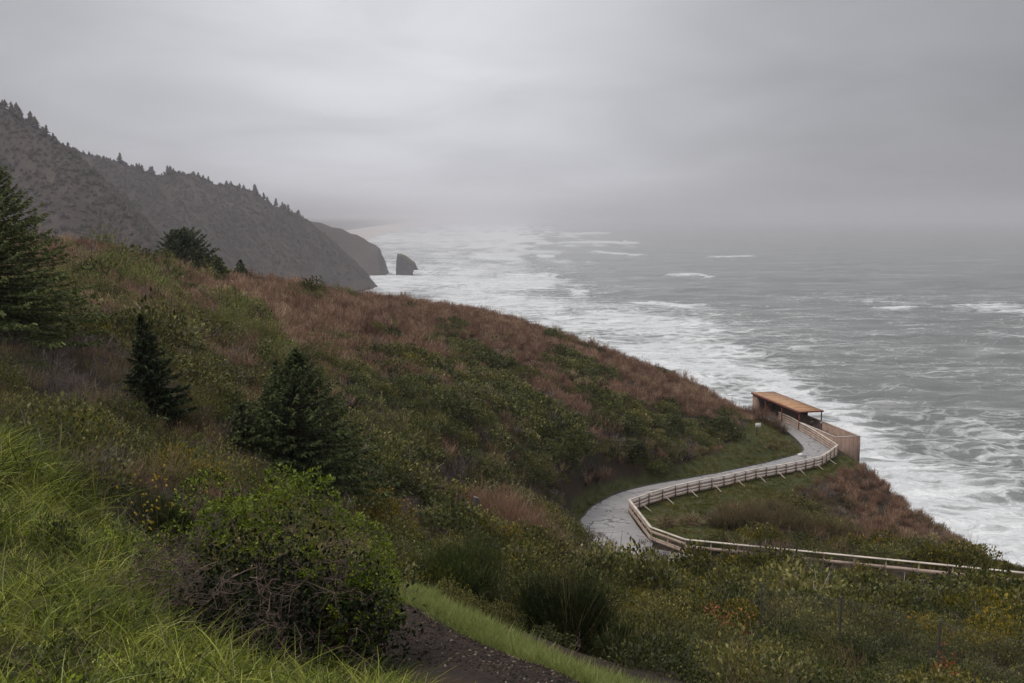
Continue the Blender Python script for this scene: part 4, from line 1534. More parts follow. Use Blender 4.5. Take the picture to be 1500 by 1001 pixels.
# ------------------------------------------------------------------ which plants stand where (read from the photograph)
REG = [  # polygon on the picture of the ground, shares of rust, grey, brown, dark, olive, yellow, pale, dry
    ([(-400, 300), (1700, 300), (1700, 1100), (-400, 1100)], (.15, .2, .2, .15, .2, .1, 0, 0)),
    ([(-400, 330), (60, 340), (130, 345), (300, 380), (530, 420), (560, 500), (480, 560), (300, 640), (0, 640), (-400, 640)], (.46, .08, .30, .09, .04, .0, .03, 0)),
    ([(300, 380), (530, 422), (700, 446), (900, 507), (1000, 545), (1060, 572), (1120, 615), (1085, 632), (960, 590), (860, 560), (760, 545), (640, 500), (560, 490), (420, 480), (300, 450)], (.90, .02, .04, .025, .005, 0, .01, 0)),
    ([(560, 490), (640, 500), (760, 545), (860, 560), (960, 590), (1090, 632), (1060, 650), (900, 625), (780, 580), (640, 560), (500, 560)], (.48, .05, .18, .20, .06, .01, 0, .02)),
    ([(470, 565), (640, 555), (780, 580), (900, 620), (1060, 648), (1095, 672), (960, 690), (850, 705), (830, 730), (700, 690), (560, 705), (500, 660)], (.08, .07, .15, .46, .20, .01, 0, .03)),
    ([(490, 690), (700, 685), (840, 735), (860, 775), (945, 805), (1000, 825), (960, 880), (600, 880), (560, 760)], (.03, .20, .18, .22, .27, .08, .0, .02)),
    ([(940, 820), (1100, 815), (1500, 855), (1800, 880), (1800, 1100), (850, 1100), (900, 960)], (.0, .07, .16, .28, .22, .27, 0, 0)),
    ([(1080, 790), (1460, 815), (1700, 850), (1700, 885), (1500, 856), (1090, 812)], (.02, .08, .08, .14, .34, .34, 0, 0)),
    ([(1140, 742), (1180, 712), (1240, 672), (1340, 672), (1600, 835), (1470, 826), (1250, 800), (1190, 775)], (.72, .14, .14, 0, 0, 0, 0, 0)),
    ([(0, 480), (120, 480), (300, 600), (340, 720), (250, 750), (100, 720), (0, 640)], (.12, .15, .28, .24, .17, .02, .02, 0)),
    ([(1030, 748), (1150, 738), (1250, 722), (1262, 788), (1040, 798)], (.10, .12, .66, .02, .10, 0, 0, 0)),
    ([(1085, 585), (1150, 600), (1150, 625), (1090, 622)], (.35, .05, .2, .35, .05, 0, 0, 0)),
]
BLOB = [  # extra patches: x, y, radius, kind, strength
    (190, 398, 34, 6, .14), (295, 408, 40, 6, .13), (365, 455, 26, 6, .15), (120, 358, 42, 6, .13), (245, 432, 28, 6, .1), (430, 445, 16, 6, .4), (345, 485, 24, 6, .35), (385, 505, 14, 6, .4), (90, 440, 25, 6, .4),
    (655, 498, 32, 3, .8), (690, 516, 26, 3, .7), (850, 541, 34, 3, .6), (803, 492, 9, 3, 1.0), (606, 456, 12, 4, .6), (450, 440, 20, 4, .5), (530, 585, 34, 3, .6), (885, 560, 22, 3, .4), (1000, 640, 60, 3, .5), (560, 650, 60, 3, .4),
    (744, 522, 13, 7, .75), (772, 541, 10, 7, .6), (736, 548, 9, 7, .7), (815, 696, 20, 7, .55), (828, 738, 16, 7, .6), (960, 645, 22, 7, .3), (1000, 600, 12, 7, .3), (840, 660, 16, 7, .3), (690, 640, 14, 7, .2),
    (640, 715, 30, 1, .7), (590, 745, 30, 1, .6), (700, 745, 24, 1, .5), (1000, 830, 60, 1, .55), (1130, 830, 40, 1, .45), (930, 800, 36, 3, .5), (850, 790, 20, 3, .6), (1240, 950, 60, 4, .4), (1215, 895, 40, 1, .35), (1110, 900, 50, 2, .4), (1440, 860, 30, 3, .4),
    (1000, 965, 60, 3, .6), (1150, 965, 55, 3, .5), (1060, 935, 40, 2, .4), (1300, 985, 60, 3, .4), (1330, 900, 40, 2, .35), (620, 740, 16, 5, .4), (940, 940, 50, 4, .5), (1000, 1000, 80, 3, .4), (1480, 870, 25, 3, .7), (130, 560, 60, 1, .5), (290, 600, 40, 4, .4)]


def classify(px, py, x, y):
    n = len(px)
    amp = np.where((px > 1000) & (py > 640) & (py < 830), .3, 1.0)
    jx = px + (fbm(x * .12, y * .12, 41, 3) - .5) * 90 * amp
    jy = py + (fbm(x * .12, y * .12, 42, 3) - .5) * 60 * amp
    prob = np.zeros((n, 8))
    for poly, sh in REG:
        m = in_poly(jx, jy, poly)
        prob[m] = sh
    for bx_, by_, r_, k, s in BLOB:
        f = s * np.exp(-(((px - bx_) / r_) ** 2 + ((py - by_) / (r_ * .75)) ** 2) ** 2)
        prob *= (1 - f)[:, None]
        prob[:, k] += f
    c = np.cumsum(prob, 1)
    c /= c[:, -1:]
    nz = fbm(x * .2, y * .2, 51, 3) + (RS.rand(n) - .5) * .32
    u = np.empty(n)
    u[np.argsort(nz)] = (np.arange(n) + .5) / n
    # shuffle the order of kinds along u so that neighbours in the list do not always touch
    return (u[:, None] > c).sum(1).clip(0, 7)


def veg_mask(x, y, z, px, py):
    r = np.hypot(x, y)
    ok = path_dist(x, y)[0] > np.where(y > 84, 1.7, .55)
    td = trail_dist(x, y)
    ok &= ~((td < 1.5) & (td > -2.6) & (r < 15.5) & (x > -2.6))
    for L_ in LAWN:
        ok &= ~in_poly(px, py, L_)
    ok &= ~in_poly(px, py, BANK)
    ok &= z > 1.0
    # clear of the shelter
    ok &= ~((x > 37.5) & (x < 49) & (y > 128) & (y < 163) & (px > 1108))
    # nothing grows over the strip in front of the railing where the path shows
    ok &= ~in_poly(px, py + 6, [(846, 770), (870, 780), (905, 790), (950, 792), (1000, 812), (985, 822), (955, 800), (900, 796), (862, 786)])
    return ok


BANK = [(-900, 560), (-40, 612), (25, 640), (55, 680), (85, 722), (150, 768), (215, 812), (262, 850), (262, 905), (300, 950), (390, 980), (500, 985), (600, 1004), (640, 1100), (800, 1500), (-900, 1500)]
EXCL = []                          # round places kept free for the plants built one by one: x, y, radius


def candidates(y0, y1, dens):
    k = 0.62
    n = int((y1 * y1 - y0 * y0) * k * dens)
    yy = np.sqrt(y0 * y0 + RS.rand(n) * (y1 * y1 - y0 * y0))
    xx = (RS.rand(n) * 2 - 1) * yy * k
    return xx, yy


HEROES = []                        # (name, builder, place) kept for later; fills EXCL first
SPRUCES = [  # spruces: tip px, base px, metres ahead, half width px
    ('spruce_tree', (-16, 236), (-22, 505), 36.0, 128, 'tall dark spruce cut off by the left edge of the view', 50, 11, 110, .95, .36),
    ('spruce_tree', (205, 463), (224, 603), 33.0, 44, 'narrow dark spruce leaning over the brush between the two larger spruces', 30, 8, 70, 1.1, .42),
    ('spruce_tree', (433, 514), (425, 706), 37.0, 126, 'broad conical spruce standing in the middle of the near slope', 46, 11, 95, .95, .22),
    ('spruce_tree', (404, 527), (398, 700), 38.6, 34, 'slim spruce leader rising just behind the left shoulder of the broad spruce', 30, 6, 26, 1.0, .25),
    ('spruce_tree', (352, 592), (362, 690), 36.0, 44, 'low dark spruce crouching at the left foot of the broad spruce', 20, 8, 34, .6, .22),
    ('spruce_tree', (262, 340), (266, 402), 128.0, 41, 'wide rounded spruce on the brow of the hill against the hazy headland', 30, 11, 46, .55, .3),
    ('spruce_tree', (240, 366), (241, 400), 124.0, 13, 'little dark spruce at the left foot of the rounded spruce on the brow', 14, 7, 16, .7, .25),
    ('spruce_tree', (316, 375), (321, 410), 120.0, 12, 'small ragged spruce just right of the rounded spruce on the brow', 14, 7, 16, .6, .35),
    ('spruce_tree', (352, 382), (352, 408), 131.0, 11, 'smallest spruce alone on the skyline of the brow', 12, 7, 14, .75, .25)]


def build_spruces():
    for i, (nm, tip, bas, Y, hw, lab, wh, per, spr, pw, rag) in enumerate(SPRUCES):
        b = at(bas[0], bas[1], Y)
        t = at(tip[0], tip[1], Y)
        g = float(ground(b[:1], b[1:2])[0])
        b[2] = min(g, b[2] + .4)
        H = t[2] - b[2]
        Rb = hw / FPX * Y * 1.02
        near = Y < 60
        root = empty(nm, tuple(b))
        lean = math.atan2(t[0] - b[0], H)
        root.rotation_euler = (0, lean, 0)
        tag(root, lab, 'tree', 'spruces on the near hillside')
        c, tr = MB(), MB()
        sl, sw = (.16, .06) if near else (.36, .2)
        spruce(c, tr, H, Rb, 500 + i, wh, per, spr, sl, sw, .04, .10 if near else .05, pw, rag)
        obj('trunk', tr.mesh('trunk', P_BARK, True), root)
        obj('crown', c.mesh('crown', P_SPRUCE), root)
        EXCL.append((b[0], b[1], Rb * .8 if near else Rb * .5))


build_spruces()


def gnarl(mb, p, d, L, r, lev, maxlev, rs, ends, mi=0, kids=(4, 4, 3, 3)):
    n = 4
    pts = [p]
    q = p.copy()
    dd = d.copy()
    for k in range(n):
        dd = unit(dd + rs.randn(3) * (.22 + .1 * lev))
        q = q + dd * L / n
        pts.append(q)
    mb.tube(pts, np.linspace(r, r * .55, n + 1), 4 if lev else 6, mi=mi, cap=False)
    if lev >= maxlev:
        ends.append((q, dd))
        return
    for k in range(kids[lev]):
        j = rs.randint(2, n + 1)
        nd = unit(dd + rs.randn(3) * .75 + np.array((0, 0, .12)))
        gnarl(mb, pts[j].copy(), nd, L * (.5 + .3 * rs.rand()), r * .55, lev + 1, maxlev, rs, ends, mi, kids)


def build_bright_bush():
    rs = np.random.RandomState(77)
    b = at(396, 972, 8.35)
    b[2] = float(ground(b[:1], b[1:2])[0]) - .05
    root = empty('evergreen_shrub', tuple(b))
    tag(root, 'big shrub, bright green leaves on top, bare tangled branches below, beside the long grass', 'shrub')
    EXCL.append((b[0], b[1] + .2, 1.25))
    rx, ry, rz = 1.12, .95, 1.62
    br, ends = MB(), []
    for k in range(13):
        a = 2 * math.pi * k / 13 + rs.rand() * .4
        t = .25 + .75 * rs.rand()
        d = unit(np.array((math.cos(a) * t, math.sin(a) * t * .9, .75)))
        gnarl(br, np.array((math.cos(a) * .18, math.sin(a) * .15, -.1)), d, .62 * (.85 + .3 * rs.rand()), .019, 0, 3, rs, ends)
    # stray dead twigs hanging out in front and to the left
    for k in range(64):
        a = -math.pi / 2 + rs.randn() * .95
        h = rz * (.28 + .45 * rs.rand())
        p = np.array((math.cos(a) * rx * .55, math.sin(a) * ry * .55, h))
        d = unit(np.array((math.cos(a) + rs.randn() * .5, math.sin(a) * .8, rs.randn() * .35)))
        gnarl(br, p, d, .26 + .2 * rs.rand(), .0062, 1, 3, rs, [], 0, (3, 4, 3, 2))
    for k in range(22):
        p = np.array((-rx * .62 - .2 * rs.rand(), -.35 + .5 * rs.rand() - .2, rz * (.42 + .3 * rs.rand())))
        d = unit(np.array((-1.0, rs.randn() * .5 - .2, rs.randn() * .25)))
        gnarl(br, p, d, .3, .0055, 1, 3, rs, [], 0, (3, 3, 3, 2))
    obj('branches', br.mesh('branches', P_TWIG), root)
    # added mass of dark leaves, their colour paints the shade inside the shrub
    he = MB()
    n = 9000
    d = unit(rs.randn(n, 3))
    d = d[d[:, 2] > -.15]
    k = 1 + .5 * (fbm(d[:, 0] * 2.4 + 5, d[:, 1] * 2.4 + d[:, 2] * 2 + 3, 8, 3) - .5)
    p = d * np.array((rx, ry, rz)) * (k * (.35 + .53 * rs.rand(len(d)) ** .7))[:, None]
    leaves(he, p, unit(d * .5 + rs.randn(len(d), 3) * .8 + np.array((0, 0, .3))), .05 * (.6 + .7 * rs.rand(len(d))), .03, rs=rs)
    obj('inner_shade_leaves', he.mesh('inner_shade_leaves', P_HEART_SHADE), root)
    fo2 = MB()
    # bright leaves in rosettes over the top
    fo = MB()
    n = 6400
    d = unit(rs.randn(n, 3))
    d = d[d[:, 2] > .12]
    k = 1 + .5 * (fbm(d[:, 0] * 2.4 + 5, d[:, 1] * 2.4 + d[:, 2] * 2 + 3, 8, 3) - .5)
    keep = (d[:, 2] > .66 - .22 * d[:, 0] + .25 * d[:, 1] * (d[:, 1] < 0) * -1) | ((d[:, 0] > .62) & (d[:, 2] > .12))
    holes = fbm(d[:, 0] * 3.4 + 15, d[:, 1] * 3.4 + d[:, 2] * 2, 18, 2)
    keep &= (holes > .42) & ~((d[:, 0] < -.55) & (d[:, 2] < .75) & (holes < .6))
    d, k = d[keep], k[keep]
    q = 1 - .18 * rs.rand(len(d)) ** 2
    p = d * np.array((rx, ry, rz)) * (k * q)[:, None]
    for j in range(len(p)):
        m = 10
        ax = unit(d[j] * .5 + np.array((0, 0, .8)) + rs.randn(3) * .2)
        ld = unit(ax[None] * .55 + rs.randn(m, 3) * .62)
        leaves(fo, np.repeat(p[j][None], m, 0) + ld * .01, ld, .036 * (.7 + .6 * rs.rand(m)), .014, np.clip(.3 + .5 * rs.rand(m) + .2 * (q[j] - .85) / .15, 0, 1), rs=rs)
    obj('leaves', fo.mesh('leaves', P_BRIGHT), root)
    # low side lobes that run out into the neighbouring growth
    for cx, cy, cz, rr, nn in ((rx * .78, -.2, .6, .30, 150), (-rx * .75, .1, .95, .3, 90), (.25, -.35, rz * .98, .3, 120), (-.45, -.1, rz * .92, .28, 120)):
        for j in range(nn):
            dj = unit(rs.randn(3) + np.array((0, -.2, .6)))
            pj = np.array((cx, cy, cz)) + dj * rr * (.75 + .3 * rs.rand())
            ld = unit(dj[None] * .6 + rs.randn(9, 3) * .6)
            leaves(fo2, np.repeat(pj[None], 9, 0) + ld * .01, ld, .036 * (.7 + .6 * rs.rand(9)), .014, rs=rs)
    obj('side_leaves', fo2.mesh('side_leaves', P_BRIGHT), root)
    # broad dark green lower leaves, darkened further to paint the shade there
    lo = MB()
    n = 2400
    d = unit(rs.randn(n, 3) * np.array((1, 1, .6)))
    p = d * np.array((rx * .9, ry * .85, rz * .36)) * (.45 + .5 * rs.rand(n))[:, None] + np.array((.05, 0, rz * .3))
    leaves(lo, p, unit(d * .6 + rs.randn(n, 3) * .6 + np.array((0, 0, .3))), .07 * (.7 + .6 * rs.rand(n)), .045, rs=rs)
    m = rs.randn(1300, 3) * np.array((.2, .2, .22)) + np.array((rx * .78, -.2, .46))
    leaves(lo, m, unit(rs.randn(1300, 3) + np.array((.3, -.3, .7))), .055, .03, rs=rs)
    obj('lower_leaves', lo.mesh('lower_leaves', P_HEART_SHADE), root)


build_bright_bush()


def broom_meshes(H, Rb, n, seed, w=.006):
    """thin upright stems carrying a dense brush of fine green twigs"""
    rs = np.random.RandomState(seed)
    st, tg = MB(), MB()
    k = max(30, n // 60)
    d = dirs_up(k, 1.0, rs)
    ribbons(st, np.concatenate((rs.randn(k, 2) * Rb * .15, np.zeros((k, 1))), 1), d, H * (.6 + .3 * rs.rand(k)), w * 2.2, np.concatenate((-d[:, :2] * .1, np.full((k, 1), .1)), 1) * H, 4, .6, rs=rs)
    nl = 9
    for li in range(nl):
        a, rr = 2 * math.pi * li / nl + rs.rand(), Rb * (.25 + .5 * rs.rand())
        c = np.array((math.cos(a) * rr, math.sin(a) * rr, H * (.28 + .34 * rs.rand())))
        m = int(n / nl * (.7 + .6 * rs.rand()))
        d = unit(rs.randn(m, 3))
        R_ = Rb * (.34 + .34 * rs.rand())
        p = c + d * np.array((R_, R_, R_ * 1.05)) * (rs.rand(m) ** .45)[:, None]
        p = p[p[:, 2] > .02]
        m = len(p)
        dd = unit(unit(p - np.array((0, 0, -.35 * H))) + rs.randn(m, 3) * .42)
        L = H * (.06 + .11 * rs.rand(m) ** 1.3)
        rnd = np.clip(rs.rand(m) * .7 + .35 * (p[:, 2] / H - .45), 0, 1)
        ribbons(tg, p - dd * (L * .5)[:, None], dd, L, w, rs.randn(m, 3) * .025 + np.array((0, 0, .015)), 2, .7, rnd=rnd, rs=rs)
        leaves(tg, p, unit(dd + rs.randn(m, 3) * .5), .022, .012, np.clip(rnd + .1, 0, 1), rs=rs)
    return st.mesh('stems', P_BROWNG), tg.mesh('green_twigs', P_BROOM)


BROOMS = [  # base px, metres ahead, height m, half width m, seed, stems, label
    ((668, 915), 14.6, 1.2, .86, 1, 13000, 'dense dark green broom bush on the left just beyond the grass verge'),
    ((830, 962), 14.4, 1.45, .88, 2, 15000, 'taller dark green broom bush right of its twin beyond the grass verge'),
    ((905, 990), 13.4, .8, .42, 3, 2600, 'thin sprawling broom leaning over the lower end of the grass verge'),
    ((968, 965), 17.5, 1.1, .62, 4, 3600, 'brownish sparse broom right of the two dark broom bushes'),
    ((150, 640), 21.0, .7, .5, 5, 2600, 'small olive broom tuft in the brush above the long grass at left'),
    ((1015, 990), 19.5, 1.15, .8, 7, 6000, 'dark broom clump at the bottom edge below the coral red shrubs'),
    ((1160, 1015), 18.5, 1.0, .8, 8, 6000, 'dark spiky broom clump at the bottom edge left of the lower chain link post'),
    ((640, 905), 16.6, 1.0, .7, 6, 6000, 'dark broom peeping out behind the left broom bush')]


def build_brooms():
    for (px, py), Y, H, Rb, seed, n, lab in BROOMS:
        b = at(px, py, Y)
        b[2] = float(ground(b[:1], b[1:2])[0]) - .05
        root = empty('broom_bush', tuple(b))
        tag(root, lab, 'shrub', 'broom bushes near the lookout')
        s, t = broom_meshes(H, Rb, n, 900 + seed)
        obj('stems', s, root)
        obj('green_twigs', t, root)
        EXCL.append((b[0], b[1], Rb * .55))


build_brooms()


def build_special_shrubs():
    rs = np.random.RandomState(31)
    # gorse with yellow flowers
    b = at(243, 742, 13.5)
    b[2] = float(ground(b[:1], b[1:2])[0]) - .05
    root = empty('flowering_gorse', tuple(b))
    tag(root, 'dark spiky gorse dotted with yellow flowers behind the long grass', 'shrub')
    s, t = broom_meshes(1.0, .45, 4200, 955)
    obj('stems', s, root)
    obj('green_twigs', t, root)
    k = 64
    c = np.stack((rs.randn(k) * .24, rs.randn(k) * .2 - .1, .35 + .75 * rs.rand(k)), -1)
    for j in range(k):
        mb = MB()
        m = 5
        leaves(mb, np.zeros((m, 3)), unit(rs.randn(m, 3) + np.array((0, -.4, .6))), .034, .03, rs=rs)
        if j < 6:
            FM.append(mb.mesh('flower', P_FLOWER))
        f = obj('flower', FM[j % 6], root)
        f.location = c[j]
    EXCL.append((b[0], b[1], .9))
    EXCL.append((b[0] * .94, b[1] * .94, .8))
    EXCL.append((b[0] * .88, b[1] * .88, .7))
    # clumps of bare stems: px base, metres ahead, lobes (dx, dy, h, r), label
    CL = [('red_stemmed_shrub', P_RUST, 'dome of bare red brown stems left of the bend in the path', (752, 792), 56, [(-.9, 0, 3.0, 1.5), (.7, .4, 2.7, 1.5), (2.0, .2, 1.9, 1.2), (-2.2, .6, 2.0, 1.1), (3.0, -.2, 1.1, .9), (0, -1, 2.2, 1.3)], 330, .019, .5),
          ('bare_thicket', P_BROWNG, 'long low thicket of brown twigs on the grass inside the railing loop', (1132, 792), 86, [(-3.8, 0, 2.2, 1.6), (-1.8, .6, 2.9, 1.8), (.6, .8, 3.2, 1.9), (3.0, .8, 3.0, 1.8), (5.0, .4, 2.6, 1.6), (6.8, .4, 2.0, 1.4), (-5.0, -.2, 1.4, 1.1), (8.2, .8, 1.6, 1.3)], 300, .028, .6),
          ('shelter_shrub', P_RUST, 'rusty dark shrub crowding the near end of the shelter', (1126, 634), 141, [(-1.2, 0, 2.6, 1.4), (.6, 0, 2.5, 1.3), (2.0, .4, 1.8, 1.0), (-2.8, .3, 2.2, 1.3)], 150, .034, .6),
          ('grey_twig_clump', P_GREYT, 'grey mauve twig clump overgrowing the end of the boards beside the ramp', (1120, 836), 69, [(-1.2, 0, 2.0, 1.0), (.3, .2, 2.4, 1.2), (1.9, 0, 2.1, 1.1), (3.3, 0, 1.7, 1.0)], 230, .02, .75)]
    for nm, m, lab, (px, py), Y, lobes, n, w, sp in CL:
        b = at(px, py, Y)
        b[2] = float(ground(b[:1], b[1:2])[0])
        o_mb = MB()
        for dx, dy, h, r in lobes:
            sub = MB()
            gz = float(ground(np.array([b[0] + dx]), np.array([b[1] + dy]))[0]) - b[2]
            twig_shrub(sub, h, r, n, w, 5, sp, 0, rs)
            if nm in ('bare_thicket', 'shelter_shrub'):
                leafy_dome(sub, r * 1.0, h * .8, 110, .2, .11, int(px + dx * 10), .4, 1, .6, rs)
            for V, F, rn, mi in zip(sub.V, sub.F, sub.rnd, sub.mi):
                o_mb.V.append(V + np.array((dx, dy, gz)))
                o_mb.F.append(F + o_mb.n)
                o_mb.rnd.append(rn)
                o_mb.mi.append(mi)
            o_mb.n += sub.n
            EXCL.append((b[0] + dx, b[1] + dy, r * .75))
        o = obj(nm, o_mb.mesh(nm, [m, P_OLIVE if nm == 'bare_thicket' else P_DARK]))
        o.location = b
        tag(o, lab, 'shrub')
    # tan tussocks inside the loop
    for px, py, Y, lab in ((978, 780, 86, 'tan dead tussock nearest the corner of the railing inside the loop'), (1012, 779, 86, 'round brown dead tussock right beside the tan one inside the loop')):
        b = at(px, py, Y)
        b[2] = float(ground(b[:1], b[1:2])[0])
        mb = MB()
        n = 420
        ribbons(mb, np.concatenate((rs.randn(n, 2) * .32, np.zeros((n, 1))), 1), dirs_up(n, 1.0, rs), 1.15 + .5 * rs.rand(n), .035, np.array((0, 0, -.6))[None] + rs.randn(n, 3) * .2, 3, .6, rs=rs)
        leafy_dome(mb, .95, .9, 300, .2, .09, 5, .3, 1, .8, rs)
        o = obj('dead_tussock', mb.mesh('dead_tussock', [P_DRY, P_BROWNG]))
        o.location = b
        tag(o, lab, 'tussock', 'dead tussocks inside the railing loop')
        EXCL.append((b[0], b[1], .8))
    # shrubs with red leaves
    for px, py, Y, s_, lab in ((1048, 892, 33, .8, 'shrub tipped with coral red leaves, left one of the pair in the yellow green scrub'), (1078, 908, 31, 1.0, 'brightest coral red shrub in the yellow green scrub at lower right'),
                               (1386, 992, 22.5, .45, 'small red leaved shrub at the bottom edge near the last fence post')):
        b = at(px, py, Y)
        b[2] = float(ground(b[:1], b[1:2])[0])
        root = empty('red_leaved_shrub', tuple(b))
        tag(root, lab, 'shrub', 'red leaved shrubs in the lower right scrub')
        mb, m2 = MB(), MB()
        leafy_dome(mb, .6 * s_, 1.0, 110, .085, .05, px, .6, 0, .3, rs, low=.45)
        leafy_dome(m2, .75, .8, 800, .075, .042, px + 3, .4, 0, .5, rs)
        obj('red_leaves', mb.mesh('red_leaves', P_RED), root)
        obj('green_leaves', m2.mesh('green_leaves', P_OLIVE), root)
        root.scale = (1.25, 1.25, 1.25)
        EXCL.append((b[0], b[1], 1.0))
        EXCL.append((b[0] * .965, b[1] * .965, .9))
    # dead branches lying by the verge
    for px, py, Y, dx, dz, lab in ((842, 958, 11.9, .26, .25, 'bare dead branch sticking out at the foot of the taller broom'), (585, 905, 10.6, .3, .3, 'thin dead branch arching over the top of the dark trail')):
        b = at(px, py, Y)
        b[2] = float(ground(b[:1], b[1:2])[0])
        mb = MB()
        gnarl(mb, np.zeros(3), unit(np.array((.8, -.1, .5))), dx, .006, 1, 3, rs, [], 0, (3, 3, 3, 2))
        o = obj('dead_branch', mb.mesh('dead_branch', P_TWIG))
        o.location = b
        tag(o, lab, 'branch')


FM = []
build_special_shrubs()


# ------------------------------------------------------------------ hillside cover
_ones = ['', 'first', 'second', 'third', 'fourth', 'fifth', 'sixth', 'seventh', 'eighth', 'ninth', 'tenth', 'eleventh', 'twelfth', 'thirteenth', 'fourteenth', 'fifteenth', 'sixteenth', 'seventeenth', 'eighteenth', 'nineteenth']
ORD = _ones + [(a_ + 'ieth') if k_ == 0 else a_ + 'y ' + _ones[k_] for a_ in ('twent', 'thirt', 'fort', 'fift', 'sixt', 'sevent', 'eight', 'ninet') for k_ in range(10)]
LANDMARKS = [(425, 620, 'the broad spruce'), (215, 540, 'the narrow leaning spruce'), (697, 750, 'the grey stump'), (765, 740, 'the red stemmed shrub'), (265, 380, 'the rounded spruce on the brow'),
             (880, 740, 'the bend of the path'), (668, 860, 'the left broom bush'), (836, 880, 'the taller broom bush'), (1076, 905, 'the coral red shrub'), (1232, 905, 'the upper chain link post'),
             (1378, 945, 'the lower chain link post'), (1430, 850, 'the railing of the ramp'), (1120, 830, 'the grey mauve twig clump'), (1108, 632, 'the white notice'), (245, 690, 'the flowering gorse'), (30, 400, 'the tall spruce at the left edge'), (522, 722, 'the lichened boulder')]

